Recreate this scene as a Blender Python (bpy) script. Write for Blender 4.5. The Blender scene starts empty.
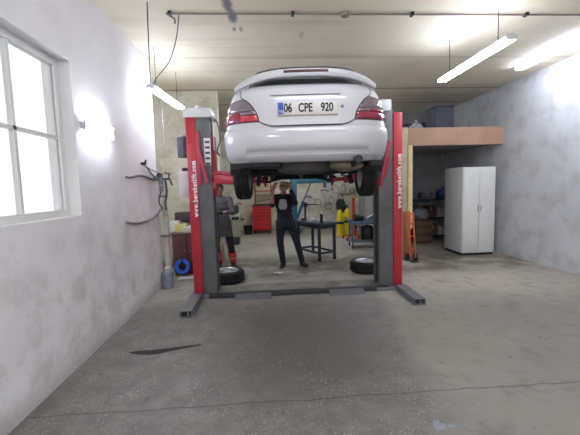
import bpy, bmesh, math, random
from mathutils import Vector, Matrix, Euler
random.seed(7)
PI = math.pi
S = bpy.context.scene
COL = S.collection
R = math.radians

# ------------------------------------------------------------------ camera
FPX = 340.0
CAM = Vector((0.0, 0.0, 1.56))
YAW, PITCH, ROLL = R(3.55), R(5.14), R(1.6)
fw = Vector((math.sin(YAW) * math.cos(PITCH), math.cos(YAW) * math.cos(PITCH), -math.sin(PITCH)))
r0 = Vector((math.cos(YAW), -math.sin(YAW), 0))
u0 = r0.cross(fw)
rt = r0 * math.cos(ROLL) - u0 * math.sin(ROLL)
up = u0 * math.cos(ROLL) + r0 * math.sin(ROLL)
cd = bpy.data.cameras.new('camera')
cam = bpy.data.objects.new('camera', cd)
COL.objects.link(cam)
cd.sensor_fit = 'HORIZONTAL'
cd.sensor_width = 36.0
cd.lens = FPX / 580.0 * 36.0
cd.clip_start = 0.02
mw = Matrix((rt, up, -fw)).transposed().to_4x4()
mw.translation = CAM
cam.matrix_world = mw
S.camera = cam


def ray(x, y):
    return fw + rt * ((x - 290.0) / FPX) - up * ((y - 217.5) / FPX)


def at(x, y, Y):
    """world point seen at (x, y) standing at depth Y"""
    d = ray(x, y)
    return CAM + d * (Y / d.y)


def fl(x, y, z=0.0):
    d = ray(x, y)
    return CAM + d * ((z - CAM.z) / d.z)


# ------------------------------------------------------------------ materials
def srgb(c):
    return tuple(((v / 255.0) / 12.92 if v / 255.0 <= 0.04045 else ((v / 255.0 + 0.055) / 1.055) ** 2.4) for v in c) + (1.0,)


MATS = {}


def mat(name, rgb, rough=0.6, metal=0.0, var=0.0, scale=6.0, bump=0.0, coat=0.0, dirt=None, dirt_amt=0.0, dscale=3.0, spec=0.5):
    if name in MATS:
        return MATS[name]
    m = bpy.data.materials.new(name)
    m.use_nodes = True
    nt = m.node_tree
    b = nt.nodes['Principled BSDF']
    c = srgb(rgb)
    b.inputs['Base Color'].default_value = c
    b.inputs['Roughness'].default_value = rough
    b.inputs['Metallic'].default_value = metal
    b.inputs['Specular IOR Level'].default_value = spec
    if coat:
        b.inputs['Coat Weight'].default_value = coat
        b.inputs['Coat Roughness'].default_value = 0.06
    L = nt.links
    tc = nt.nodes.new('ShaderNodeTexCoord')
    out = None
    if var or dirt_amt:
        nz = nt.nodes.new('ShaderNodeTexNoise')
        nz.inputs['Scale'].default_value = scale
        nz.inputs['Detail'].default_value = 5
        L.new(tc.outputs['Object'], nz.inputs['Vector'])
        rp = nt.nodes.new('ShaderNodeValToRGB')
        rp.color_ramp.elements[0].position = 0.3
        rp.color_ramp.elements[1].position = 0.7
        lo = tuple(max(0, v * (1 - var)) for v in c[:3]) + (1,)
        hi = tuple(min(1, v * (1 + var)) for v in c[:3]) + (1,)
        rp.color_ramp.elements[0].color = lo
        rp.color_ramp.elements[1].color = hi
        L.new(nz.outputs['Fac'], rp.inputs['Fac'])
        out = rp.outputs['Color']
        if dirt_amt:
            n2 = nt.nodes.new('ShaderNodeTexNoise')
            n2.inputs['Scale'].default_value = dscale
            n2.inputs['Detail'].default_value = 7
            L.new(tc.outputs['Object'], n2.inputs['Vector'])
            r2 = nt.nodes.new('ShaderNodeValToRGB')
            r2.color_ramp.elements[0].position = 0.48
            r2.color_ramp.elements[1].position = 0.68
            r2.color_ramp.elements[0].color = (0, 0, 0, 1)
            r2.color_ramp.elements[1].color = (dirt_amt, dirt_amt, dirt_amt, 1)
            L.new(n2.outputs['Fac'], r2.inputs['Fac'])
            mx = nt.nodes.new('ShaderNodeMix')
            mx.data_type = 'RGBA'
            L.new(r2.outputs['Color'], mx.inputs[0])
            L.new(out, mx.inputs[6])
            mx.inputs[7].default_value = srgb(dirt)
            out = mx.outputs[2]
        L.new(out, b.inputs['Base Color'])
    if bump:
        n3 = nt.nodes.new('ShaderNodeTexNoise')
        n3.inputs['Scale'].default_value = scale * 6
        n3.inputs['Detail'].default_value = 4
        L.new(tc.outputs['Object'], n3.inputs['Vector'])
        bp = nt.nodes.new('ShaderNodeBump')
        bp.inputs['Strength'].default_value = bump
        bp.inputs['Distance'].default_value = 0.01
        L.new(n3.outputs['Fac'], bp.inputs['Height'])
        L.new(bp.outputs['Normal'], b.inputs['Normal'])
    MATS[name] = m
    return m


def emit(name, rgb, strength):
    m = bpy.data.materials.new(name)
    m.use_nodes = True
    b = m.node_tree.nodes['Principled BSDF']
    b.inputs['Base Color'].default_value = srgb(rgb)
    b.inputs['Emission Color'].default_value = srgb(rgb)
    b.inputs['Emission Strength'].default_value = strength
    MATS[name] = m
    return m


# ------------------------------------------------------------------ mesh builder
class B:
    def __init__(self):
        self.v = []
        self.f = []

    def add(self, vs, fs, M=None):
        o = len(self.v)
        for p in vs:
            p = Vector(p)
            self.v.append(M @ p if M else p)
        for f in fs:
            self.f.append([i + o for i in f])
        return self

    def bm_add(self, bm, M=None):
        bm.verts.index_update()
        vs = [v.co.copy() for v in bm.verts]
        fs = [[v.index for v in f.verts] for f in bm.faces]
        bm.free()
        return self.add(vs, fs, M)

    def box(self, c, s, bev=0.0, rot=None, seg=2):
        bm = bmesh.new()
        bmesh.ops.create_cube(bm, size=1.0)
        for v in bm.verts:
            v.co = Vector((v.co.x * s[0], v.co.y * s[1], v.co.z * s[2]))
        if bev:
            bmesh.ops.bevel(bm, geom=list(bm.edges), offset=min(bev, 0.45 * min(s)), segments=seg, affect='EDGES', profile=0.5)
        M = Matrix.Translation(Vector(c))
        if rot:
            M = M @ Euler(rot).to_matrix().to_4x4()
        return self.bm_add(bm, M)

    def bx(self, lo, hi, bev=0.0):
        c = [(a + b) / 2 for a, b in zip(lo, hi)]
        s = [abs(b - a) for a, b in zip(lo, hi)]
        return self.box(c, s, bev)

    def bar(self, p0, p1, w, h, bev=0.0, up=(0, 0, 1)):
        """rectangular bar from p0 to p1, w across, h along up"""
        p0, p1 = Vector(p0), Vector(p1)
        d = (p1 - p0)
        L = d.length
        d.normalize()
        u = Vector(up)
        if abs(u.dot(d)) > 0.98:
            u = Vector((0, 1, 0))
        x = u.cross(d).normalized()
        u = d.cross(x).normalized()
        M = Matrix((x, d, u)).transposed().to_4x4()
        M.translation = (p0 + p1) / 2
        bm = bmesh.new()
        bmesh.ops.create_cube(bm, size=1.0)
        for v in bm.verts:
            v.co = Vector((v.co.x * w, v.co.y * L, v.co.z * h))
        if bev:
            bmesh.ops.bevel(bm, geom=list(bm.edges), offset=min(bev, 0.45 * min(w, h, L)), segments=2, affect='EDGES', profile=0.5)
        return self.bm_add(bm, M)

    def cyl(self, p0, p1, r0, r1=None, seg=20):
        if r1 is None:
            r1 = r0
        p0, p1 = Vector(p0), Vector(p1)
        d = (p1 - p0).normalized()
        a = Vector((0, 0, 1)) if abs(d.z) < 0.9 else Vector((1, 0, 0))
        x = a.cross(d).normalized()
        y = d.cross(x)
        vs = []
        for p, r in ((p0, r0), (p1, r1)):
            for i in range(seg):
                t = 2 * PI * i / seg
                vs.append(p + x * (r * math.cos(t)) + y * (r * math.sin(t)))
        fs = [[i, (i + 1) % seg, seg + (i + 1) % seg, seg + i] for i in range(seg)]
        fs.append(list(range(seg))[::-1])
        fs.append([seg + i for i in range(seg)])
        return self.add(vs, fs)

    def tube(self, pts, r, seg=8, smooth=0, closed=False):
        pts = [Vector(p) for p in pts]
        if smooth:
            P = []
            n = len(pts)
            for i in range(n if closed else n - 1):
                a = pts[(i - 1) % n] if (closed or i > 0) else pts[i] * 2 - pts[i + 1]
                b, c = pts[i], pts[(i + 1) % n]
                d = pts[(i + 2) % n] if (closed or i + 2 < n) else c * 2 - b
                for k in range(smooth):
                    t = k / smooth
                    P.append(0.5 * ((2 * b) + (c - a) * t + (2 * a - 5 * b + 4 * c - d) * t * t + (3 * b - a - 3 * c + d) * t ** 3))
            if not closed:
                P.append(pts[-1])
            pts = P
        n = len(pts)
        rr = r if isinstance(r, (list, tuple)) else [r] * n
        if len(rr) != n:
            rr = [rr[min(len(rr) - 1, int(i * len(rr) / n))] for i in range(n)]
        vs, fs = [], []
        x = None
        for i, p in enumerate(pts):
            if closed:
                d = (pts[(i + 1) % n] - pts[(i - 1) % n]).normalized()
            else:
                d = (pts[min(i + 1, n - 1)] - pts[max(i - 1, 0)]).normalized()
            if x is None:
                a = Vector((0, 0, 1)) if abs(d.z) < 0.9 else Vector((1, 0, 0))
                x = a.cross(d).normalized()
            else:
                x = (x - d * x.dot(d)).normalized()
            y = d.cross(x)
            for k in range(seg):
                t = 2 * PI * k / seg
                vs.append(p + x * (rr[i] * math.cos(t)) + y * (rr[i] * math.sin(t)))
        m = n if closed else n - 1
        for i in range(m):
            j = (i + 1) % n
            for k in range(seg):
                k2 = (k + 1) % seg
                fs.append([i * seg + k, i * seg + k2, j * seg + k2, j * seg + k])
        if not closed:
            fs.append(list(range(seg))[::-1])
            fs.append([(n - 1) * seg + k for k in range(seg)])
        return self.add(vs, fs)

    def lathe(self, prof, M=None, seg=32, closed=False):
        """prof: (r, z) pairs about local z"""
        vs, fs = [], []
        n = len(prof)
        for r, z in prof:
            for k in range(seg):
                t = 2 * PI * k / seg
                vs.append((r * math.cos(t), r * math.sin(t), z))
        for i in range(n if closed else n - 1):
            j = (i + 1) % n
            for k in range(seg):
                k2 = (k + 1) % seg
                fs.append([i * seg + k, i * seg + k2, j * seg + k2, j * seg + k])
        if not closed:
            if prof[0][0] > 1e-5:
                fs.append(list(range(seg))[::-1])
            if prof[-1][0] > 1e-5:
                fs.append([(n - 1) * seg + k for k in range(seg)])
        return self.add(vs, fs, M)

    def prism(self, poly, z0, z1, M=None):
        n = len(poly)
        vs = [(x, y, z0) for x, y in poly] + [(x, y, z1) for x, y in poly]
        fs = [[i, (i + 1) % n, n + (i + 1) % n, n + i] for i in range(n)]
        fs.append(list(range(n))[::-1])
        fs.append([n + i for i in range(n)])
        return self.add(vs, fs, M)

    def ball(self, c, r, M=None, seg=16, rings=10):
        r = (r, r, r) if not isinstance(r, (tuple, list)) else r
        bm = bmesh.new()
        bmesh.ops.create_uvsphere(bm, u_segments=seg, v_segments=rings, radius=1.0)
        for v in bm.verts:
            v.co = Vector((v.co.x * r[0], v.co.y * r[1], v.co.z * r[2]))
        T = Matrix.Translation(Vector(c))
        if M:
            T = T @ M
        return self.bm_add(bm, T)

    def cap(self, p0, p1, r0, r1=None):
        r1 = r0 if r1 is None else r1
        self.cyl(p0, p1, r0, r1, 14)
        self.ball(p0, r0, None, 14, 8)
        self.ball(p1, r1, None, 14, 8)
        return self

    def grid(self, rows):
        """rows: list of equal-length point rows"""
        m = len(rows[0])
        vs = [p for r in rows for p in r]
        fs = []
        for i in range(len(rows) - 1):
            for k in range(m - 1):
                fs.append([i * m + k, i * m + k + 1, (i + 1) * m + k + 1, (i + 1) * m + k])
        return self.add(vs, fs)

    def mesh(self, name):
        me = bpy.data.meshes.new(name)
        me.from_pydata([tuple(v) for v in self.v], [], self.f)
        bm = bmesh.new()
        bm.from_mesh(me)
        bmesh.ops.remove_doubles(bm, verts=bm.verts, dist=1e-6)
        bmesh.ops.recalc_face_normals(bm, faces=bm.faces)
        bm.to_mesh(me)
        bm.free()
        return me


def obj(name, b, m, parent=None, ang=38):
    me = b.mesh(name) if isinstance(b, B) else b
    me.materials.clear()
    me.materials.append(m)
    for p in me.polygons:
        p.use_smooth = True
    me.set_sharp_from_angle(angle=R(ang))
    o = bpy.data.objects.new(name, me)
    COL.objects.link(o)
    if parent:
        o.parent = parent
    return o


def tag(o, label, cat, group=None, kind=None):
    o['label'] = label
    o['category'] = cat
    if group:
        o['group'] = group
    if kind:
        o['kind'] = kind
    return o


def thing(name, label, cat, loc=(0, 0, 0), rz=0.0, group=None):
    o = bpy.data.objects.new(name, None)
    COL.objects.link(o)
    o.empty_display_size = 0.1
    o.location = loc
    o.rotation_euler = (0, 0, rz)
    return tag(o, label, cat, group)


def struct(name, b, m, parent=None):
    o = obj(name, b, m, parent)
    if not parent:
        o['kind'] = 'structure'
    return o


def dup(root, loc, rot, label, group=None):
    r = root.copy()
    COL.objects.link(r)
    r.location = loc
    r.rotation_euler = rot if isinstance(rot, tuple) else (0, 0, rot)
    r['label'] = label
    if group:
        r['group'] = group
    for ch in list(root.children):
        c = ch.copy()
        COL.objects.link(c)
        c.parent = r
        for g in list(ch.children):
            d = g.copy()
            COL.objects.link(d)
            d.parent = c
    return r


def baked(tmp):
    dg = bpy.context.evaluated_depsgraph_get()
    dg.update()
    me = bpy.data.meshes.new_from_object(tmp.evaluated_get(dg))
    bpy.data.objects.remove(tmp, do_unlink=True)
    return me


def fuse(b, voxel=0.01, smooth=4):
    """one continuous skin over overlapping volumes"""
    o = bpy.data.objects.new('tmp', b.mesh('tmp'))
    COL.objects.link(o)
    m = o.modifiers.new('r', 'REMESH')
    m.mode = 'VOXEL'
    m.voxel_size = voxel
    s = o.modifiers.new('s', 'SMOOTH')
    s.factor = 0.5
    s.iterations = smooth
    return baked(o)


def text_mesh(s, size, depth=0.001, sx=1.0, spacing=1.0, bold=0.0):
    c = bpy.data.curves.new('t', 'FONT')
    c.body = s
    c.size = size
    c.extrude = depth
    c.space_character = spacing
    c.align_x = 'CENTER'
    c.align_y = 'CENTER'
    o = bpy.data.objects.new('t', c)
    COL.objects.link(o)
    me = baked(o)
    for v in me.vertices:
        v.co.x *= sx
    me.update()
    if bold:          # heavier strokes: the same outlines again, shifted by the stroke gain
        bb = B()
        fs = [list(p.vertices) for p in me.polygons]
        vs = [v.co.copy() for v in me.vertices]
        for q_, (dx, dy) in enumerate(((0, 0), (1, 0), (-1, 0), (0, 1), (0, -1), (.7, .7), (-.7, -.7), (.7, -.7), (-.7, .7))):
            bb.add([v + Vector((dx * bold, dy * bold, q_ * .00012)) for v in vs], fs)
        me = bpy.data.meshes.new('t')
        me.from_pydata([tuple(v) for v in bb.v], [], bb.f)
    return me


def text(name, s, size, m, parent, M, sx=1.0, bold=0.0, depth=0.001):
    me = text_mesh(s, size, depth, sx, 1.0, bold)
    me.transform(M)
    return obj(name, me, m, parent, 30)


# text standing upright, read by someone looking along +Y
FACE = Matrix.Rotation(PI / 2, 4, 'X')

# ------------------------------------------------------------------ shared materials
M_white = mat('white_enamel', (226, 226, 222), 0.35, var=0.03)
M_red = mat('lift_red', (182, 42, 54), 0.42, var=0.06, scale=9)
M_lgrey = mat('lift_grey', (102, 101, 102), 0.5, var=0.10, scale=5, dirt=(70, 66, 62), dirt_amt=0.5)
M_steel = mat('worn_steel', (120, 120, 125), 0.5, 0.2, var=0.12, scale=14)
M_dsteel = mat('dark_steel', (46, 48, 54), 0.5, 0.3, var=0.15, scale=10)
M_black = mat('black_rubber', (13, 13, 15), 0.7, var=0.15, scale=20)
M_blackp = mat('black_plastic', (26, 26, 30), 0.4)
M_alloy = mat('alloy_silver', (205, 207, 212), 0.3, 0.75)
M_cream = mat('cream_paint', (196, 190, 160), 0.6, var=0.05, scale=4, dirt=(150, 138, 108), dirt_amt=0.5)
M_wood = mat('brown_board', (188, 150, 130), 0.6, var=0.10, scale=3)
M_dred = mat('dark_red_cabinet', (92, 46, 44), 0.5, var=0.1)
M_blue = mat('workshop_blue', (36, 92, 110), 0.5, var=0.12, scale=8)
M_yellow = mat('yellow_paint', (226, 206, 36), 0.45, var=0.05)
M_orange = mat('orange_paint', (206, 88, 40), 0.5, var=0.08)
M_chrome = mat('chrome', (215, 216, 220), 0.14, 1.0)
M_card = mat('cardboard', (140, 108, 78), 0.8, var=0.08)
M_paper = mat('white_paper', (222, 222, 216), 0.8)
M_cable = mat('dark_cable', (48, 46, 50), 0.55)
M_ltext = mat('white_lettering', (238, 232, 230), 0.5)
M_dtext = mat('black_lettering', (18, 18, 20), 0.5)

H = 3.55          # ceiling height


def nodes_mat(name, rough):
    m = bpy.data.materials.new(name)
    m.use_nodes = True
    nt = m.node_tree
    b = nt.nodes['Principled BSDF']
    b.inputs['Roughness'].default_value = rough
    return m, nt, b


class N:
    """tiny node-graph helper"""
    def __init__(self, nt):
        self.nt = nt
        self.tc = nt.nodes.new('ShaderNodeTexCoord')
        self.pos = self.tc.outputs['Object']
        sx = nt.nodes.new('ShaderNodeSeparateXYZ')
        nt.links.new(self.pos, sx.inputs[0])
        self.x, self.y, self.z = sx.outputs

    def set(self, inp, v):
        if isinstance(v, (int, float)):
            inp.default_value = v
        elif isinstance(v, tuple):
            inp.default_value = v
        else:
            self.nt.links.new(v, inp)

    def m(self, op, a, b=0.0, c=None):
        n = self.nt.nodes.new('ShaderNodeMath')
        n.operation = op
        self.set(n.inputs[0], a)
        self.set(n.inputs[1], b)
        if c is not None:
            self.set(n.inputs[2], c)
        return n.outputs[0]

    def noise(self, scale, detail=4, rough=0.55, vec=None):
        n = self.nt.nodes.new('ShaderNodeTexNoise')
        n.inputs['Scale'].default_value = scale
        n.inputs['Detail'].default_value = detail
        n.inputs['Roughness'].default_value = rough
        self.nt.links.new(vec or self.pos, n.inputs['Vector'])
        return n.outputs['Fac']

    def vor(self, scale, feature='F1', rnd=1.0):
        n = self.nt.nodes.new('ShaderNodeTexVoronoi')
        n.inputs['Scale'].default_value = scale
        n.feature = feature
        n.inputs['Randomness'].default_value = rnd
        self.nt.links.new(self.pos, n.inputs['Vector'])
        return n

    def step(self, v, lo, hi):
        n = self.nt.nodes.new('ShaderNodeMapRange')
        n.interpolation_type = 'SMOOTHSTEP'
        self.set(n.inputs[0], v)
        n.inputs[1].default_value = lo
        n.inputs[2].default_value = hi
        return n.outputs[0]

    def mix(self, f, a, b):
        n = self.nt.nodes.new('ShaderNodeMix')
        n.data_type = 'RGBA'
        self.set(n.inputs[0], f)
        self.set(n.inputs[6], a)
        self.set(n.inputs[7], b)
        return n.outputs[2]

    def bump(self, h, strength, dist=0.01):
        n = self.nt.nodes.new('ShaderNodeBump')
        n.inputs['Strength'].default_value = strength
        n.inputs['Distance'].default_value = dist
        self.set(n.inputs['Height'], h)
        return n.outputs[0]


# ------------------------------------------------------------------ floor
mf, nt, bs = nodes_mat('worn_floor', 0.5)
g = N(nt)
big = g.noise(0.9, 6, 0.6)
mid = g.noise(5.0, 6, 0.65)
fine = g.noise(60.0, 3, 0.6)
wob = g.m('MULTIPLY', g.m('SUBTRACT', g.noise(1.6, 4), 0.5), 0.7)
# worn terrazzo bay: X between -1.45 and about 1.25 (edge runs slightly askew), from the entrance to the lift
edge = g.m('ADD', g.m('SUBTRACT', g.x, g.m('MULTIPLY', g.y, 0.16)), wob)
bay = g.m('MULTIPLY', g.m('SUBTRACT', 1.0, g.step(edge, 0.70, 0.95)), g.m('SUBTRACT', 1.0, g.step(g.m('ADD', g.y, wob), 4.3, 5.0)))
conc = g.mix(g.step(big, 0.3, 0.7), srgb((156, 149, 137)), srgb((177, 169, 156)))
conc = g.mix(g.m('MULTIPLY', g.step(mid, 0.5, 0.72), 0.5), conc, srgb((124, 115, 103)))
near = g.m('SUBTRACT', 1.0, g.step(g.m('ADD', g.y, wob), 3.6, 5.2))   # concrete colour mixed darker towards the entrance
conc = g.mix(g.m('MULTIPLY', near, 0.62), conc, srgb((104, 97, 89)))
terr = g.mix(g.step(mid, 0.35, 0.7), srgb((102, 97, 91)), srgb((127, 121, 114)))
v = g.vor(48.0)
chip = g.m('SUBTRACT', 1.0, g.step(v.outputs['Distance'], 0.16, 0.36))
sc = nt.nodes.new('ShaderNodeSeparateColor')
nt.links.new(v.outputs['Color'], sc.inputs[0])
chip = g.m('MULTIPLY', chip, g.step(sc.outputs[0], 0.36, 0.46))
chip = g.m('MULTIPLY', chip, g.step(g.noise(2.2, 3), 0.34, 0.6))
px = g.m('SUBTRACT', 1.0, g.step(g.m('ABSOLUTE', g.m('ADD', g.m('SUBTRACT', g.x, 0.3), wob)), 0.35, 1.15))
py = g.m('MULTIPLY', g.step(g.y, 1.9, 2.9), g.m('SUBTRACT', 1.0, g.step(g.y, 3.7, 4.6)))
stn = g.m('MULTIPLY', g.m('MULTIPLY', px, py), g.m('ADD', 0.30, g.m('MULTIPLY', mid, 0.6)))
terr = g.mix(stn, terr, srgb((70, 66, 61)))
terr = g.mix(g.m('MULTIPLY', chip, g.m('SUBTRACT', 0.62, g.m('MULTIPLY', stn, 0.35))), terr, srgb((186, 180, 168)))
v2 = g.vor(75.0)
dk = g.m('MULTIPLY', g.m('SUBTRACT', 1.0, g.step(v2.outputs['Distance'], 0.15, 0.4)), 0.35)
terr = g.mix(dk, terr, srgb((72, 68, 64)))
col = g.mix(bay, conc, terr)
# blotchy stains everywhere
blot = g.m('MULTIPLY', g.step(g.noise(2.4, 7, 0.62), 0.57, 0.70), 0.42)
col = g.mix(blot, col, srgb((84, 78, 71)))
spots = g.m('MULTIPLY', g.step(g.noise(7.0, 2), 0.68, 0.74), 0.6)
col = g.mix(spots, col, srgb((66, 62, 58)))
# a thin crack across the bay
cr = g.m('ABSOLUTE', g.m('SUBTRACT', g.m('ADD', g.y, g.m('MULTIPLY', g.m('SUBTRACT', g.noise(2.5, 5), 0.5), 0.10)), 2.36))
crk = g.m('MULTIPLY', g.m('SUBTRACT', 1.0, g.step(cr, 0.002, 0.012)), 0.65)
col = g.mix(crk, col, srgb((58, 54, 50)))
# oily dirt around the lift and work area behind it
oil = g.m('MULTIPLY', g.m('MULTIPLY', g.step(g.y, 5.5, 6.0), g.m('SUBTRACT', 1.0, g.step(g.y, 6.9, 8.2))), g.step(g.noise(1.8, 5), 0.36, 0.56))
col = g.mix(g.m('MULTIPLY', oil, 0.72), col, srgb((84, 72, 56)))
nt.links.new(col, bs.inputs['Base Color'])
rg = g.m('ADD', 0.36, g.m('MULTIPLY', mid, 0.3))
nt.links.new(rg, bs.inputs['Roughness'])
nt.links.new(g.bump(g.m('ADD', fine, mid), 0.25, 0.004), bs.inputs['Normal'])
b = B().bx((-3.2, -3.0, -0.2), (5.4, 12.6, 0.0))
struct('floor', b, mf)

# ------------------------------------------------------------------ ceiling
mc, nt, bs = nodes_mat('plastered_ceiling', 0.75)
g = N(nt)
col = g.mix(g.step(g.noise(0.7, 5), 0.3, 0.7), srgb((226, 213, 188)), srgb((238, 227, 205)))
streak = nt.nodes.new('ShaderNodeMapping')
streak.inputs['Scale'].default_value = (0.25, 3.0, 1)
nt.links.new(g.pos, streak.inputs[0])
col = g.mix(g.m('MULTIPLY', g.step(g.noise(1.0, 5, 0.6, streak.outputs[0]), 0.5, 0.75), 0.35), col, srgb((172, 156, 130)))
for yy, w, a, cc in ((5.12, 0.016, 0.8, (236, 224, 202)), (5.45, 0.03, 0.3, (168, 146, 118)), (6.6, 0.016, 0.8, (236, 222, 198)), (7.15, 0.03, 0.7, (150, 128, 104)), (8.4, 0.03, 0.7, (150, 128, 104)), (2.9, 0.012, 0.3, (230, 220, 200))):
    d = g.m('ABSOLUTE', g.m('SUBTRACT', g.m('ADD', g.y, g.m('MULTIPLY', g.m('SUBTRACT', g.noise(1.2, 3), 0.5), 0.05)), yy))
    col = g.mix(g.m('MULTIPLY', g.m('SUBTRACT', 1.0, g.step(d, w * 0.4, w * 2.2)), a), col, srgb(cc))


def ceil_pt(x, y):
    d = ray(x, y)
    return CAM + d * ((H - CAM.z) / d.z)


for (x, y, rr, a) in ((227, 4.5, 0.06, 0.85), (232.5, 17.5, 0.06, 0.85), (234, 29.5, 0.025, 0.6), (241, 29.5, 0.025, 0.6), (301, 35, 0.04, 0.25)):
    p = ceil_pt(x, y)
    ddx = g.m('SUBTRACT', g.x, p.x)
    ddy = g.m('MULTIPLY', g.m('SUBTRACT', g.y, p.y), 0.36)
    d = g.m('ADD', g.m('SQRT', g.m('ADD', g.m('MULTIPLY', ddx, ddx), g.m('MULTIPLY', ddy, ddy))), g.m('MULTIPLY', g.m('SUBTRACT', g.noise(14, 3), 0.5), 0.05))
    col = g.mix(g.m('MULTIPLY', g.m('SUBTRACT', 1.0, g.step(d, rr * 0.4, rr * 1.3)), a), col, srgb((70, 72, 92)))
nt.links.new(col, bs.inputs['Base Color'])
nt.links.new(g.bump(g.noise(12, 5), 0.2, 0.01), bs.inputs['Normal'])
struct('ceiling', B().bx((-3.2, -3.0, H), (5.4, 12.6, H + 0.2)), mc)

# ------------------------------------------------------------------ walls
mw_, nt, bs = nodes_mat('whitewashed_wall', 0.8)
g = N(nt)
col = g.mix(g.step(g.noise(1.6, 6), 0.3, 0.7), srgb((234, 229, 230)), srgb((242, 238, 239)))
grime = g.m('MULTIPLY', g.step(g.noise(3.0, 8, 0.68), 0.44, 0.66), g.m('SUBTRACT', 1.05, g.step(g.z, 0.3, 2.1)))
col = g.mix(g.m('MULTIPLY', grime, 0.5), col, srgb((186, 177, 174)))
foot = g.m('SUBTRACT', 1.0, g.step(g.m('ADD', g.z, g.m('MULTIPLY', g.noise(6, 4), 0.12)), 0.05, 0.28))
col = g.mix(g.m('MULTIPLY', foot, 0.5), col, srgb((156, 148, 141)))
nt.links.new(col, bs.inputs['Base Color'])
nt.links.new(g.bump(g.noise(9, 6), 0.35, 0.012), bs.inputs['Normal'])

mcw, nt, bs = nodes_mat('cream_wall', 0.8)
g = N(nt)
col = g.mix(g.step(g.noise(1.2, 6), 0.3, 0.7), srgb((206, 199, 178)), srgb((220, 214, 196)))
grime = g.m('MULTIPLY', g.step(g.noise(2.6, 8, 0.66), 0.47, 0.66), 0.5)
col = g.mix(grime, col, srgb((150, 134, 98)))
foot = g.m('SUBTRACT', 1.0, g.step(g.m('ADD', g.z, g.m('MULTIPLY', g.noise(5, 4), 0.3)), 0.1, 0.5))
col = g.mix(g.m('MULTIPLY', foot, 0.7), col, srgb((96, 84, 66)))
nt.links.new(col, bs.inputs['Base Color'])
nt.links.new(g.bump(g.noise(9, 6), 0.25, 0.012), bs.inputs['Normal'])

WX = -1.75       # inner face of the left wall
# left wall with a daylit window opening between Y 1.6 and 3.4
b = B()
b.bx((WX - 0.25, -3.0, 0), (WX, 1.5, H))
b.bx((WX - 0.25, 1.5, 0), (WX, 3.3, 1.35))
b.bx((WX - 0.25, 1.5, 2.75), (WX, 3.3, H))
b.bx((WX - 0.25, 3.3, 0), (WX, 5.55, H))
struct('wall_left', b, mw_)
struct('wall_recess', B().bx((-3.0, 5.55, 0), (-2.75, 12.2, H)), mcw)
struct('wall_partition', B().bx((-2.75, 7.2, 0), (-0.98, 7.4, H)), mcw)
struct('wall_back', B().bx((-2.75, 12.2, 0), (5.25, 12.4, H)), mcw)
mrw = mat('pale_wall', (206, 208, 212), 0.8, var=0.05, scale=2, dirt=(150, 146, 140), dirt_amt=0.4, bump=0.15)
struct('wall_right', B().bx((5.0, -3.0, 0), (5.25, 12.2, H)), mrw)

# window_1: steel frame with glazing bars and glass in the left wall opening
w = struct('window_1', B().bx((WX - 0.16, 1.5, 1.35), (WX - 0.10, 3.3, 1.41)).bx((WX - 0.16, 1.5, 2.69), (WX - 0.10, 3.3, 2.75)).bx((WX - 0.16, 1.5, 1.41), (WX - 0.10, 1.56, 2.69)).bx((WX - 0.16, 3.24, 1.41), (WX - 0.10, 3.3, 2.69)), M_white)
w['kind'] = 'structure'
b = B()
for k in (1, 2):
    b.bx((WX - 0.15, 1.5 + k * 0.6 - 0.015, 1.41), (WX - 0.11, 1.5 + k * 0.6 + 0.015, 2.69))
b.bx((WX - 0.15, 1.56, 2.04), (WX - 0.11, 3.24, 2.07))
struct('glazing_bars', b, M_white, w)
mg = bpy.data.materials.new('window_glass')
mg.use_nodes = True
bb = mg.node_tree.nodes['Principled BSDF']
bb.inputs['Transmission Weight'].default_value = 1.0
bb.inputs['Roughness'].default_value = 0.02
bb.inputs['IOR'].default_value = 1.02
bb.inputs['Base Color'].default_value = (0.95, 0.97, 1, 1)
struct('window_pane', B().bx((WX - 0.134, 1.56, 1.41), (WX - 0.128, 3.24, 2.69)), mg, w)

# storage loft at the right: front board, deck, post, dark store-room walls
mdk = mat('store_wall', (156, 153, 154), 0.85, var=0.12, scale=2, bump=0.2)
pL = at(405, 146, 7.0)
pT = at(405, 128, 7.0)
zb, zt = pL.z, pT.z
b = B().bx((pL.x, 7.0, zb), (5.0, 7.05, zt), 0.004)
struct('trim_1', b, M_wood)
b = B().bx((pL.x, 7.05, zb + 0.04), (5.0, 9.6, zb + 0.14))
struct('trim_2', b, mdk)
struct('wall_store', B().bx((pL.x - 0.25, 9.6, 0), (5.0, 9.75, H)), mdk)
# cream partition that ends in a post under the loft board
pp = at(400.5, 200, 6.95)
pq = at(411.5, 200, 6.95)
struct('trim_3', B().bx((pp.x, 6.93, 0.0), (pq.x - 0.09, 7.08, zt), 0.006), M_cream)
struct('trim_4', B().bx((pq.x - 0.09, 6.90, 0.62), (pq.x, 6.98, zb), 0.004), mat('bare_pine', (224, 206, 160), 0.6, var=0.08, scale=5))
struct('wall_divider', B().bx((pp.x - 0.02, 7.08, 0), (pp.x + 0.08, 9.6, zb + .04)), mdk)

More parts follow.
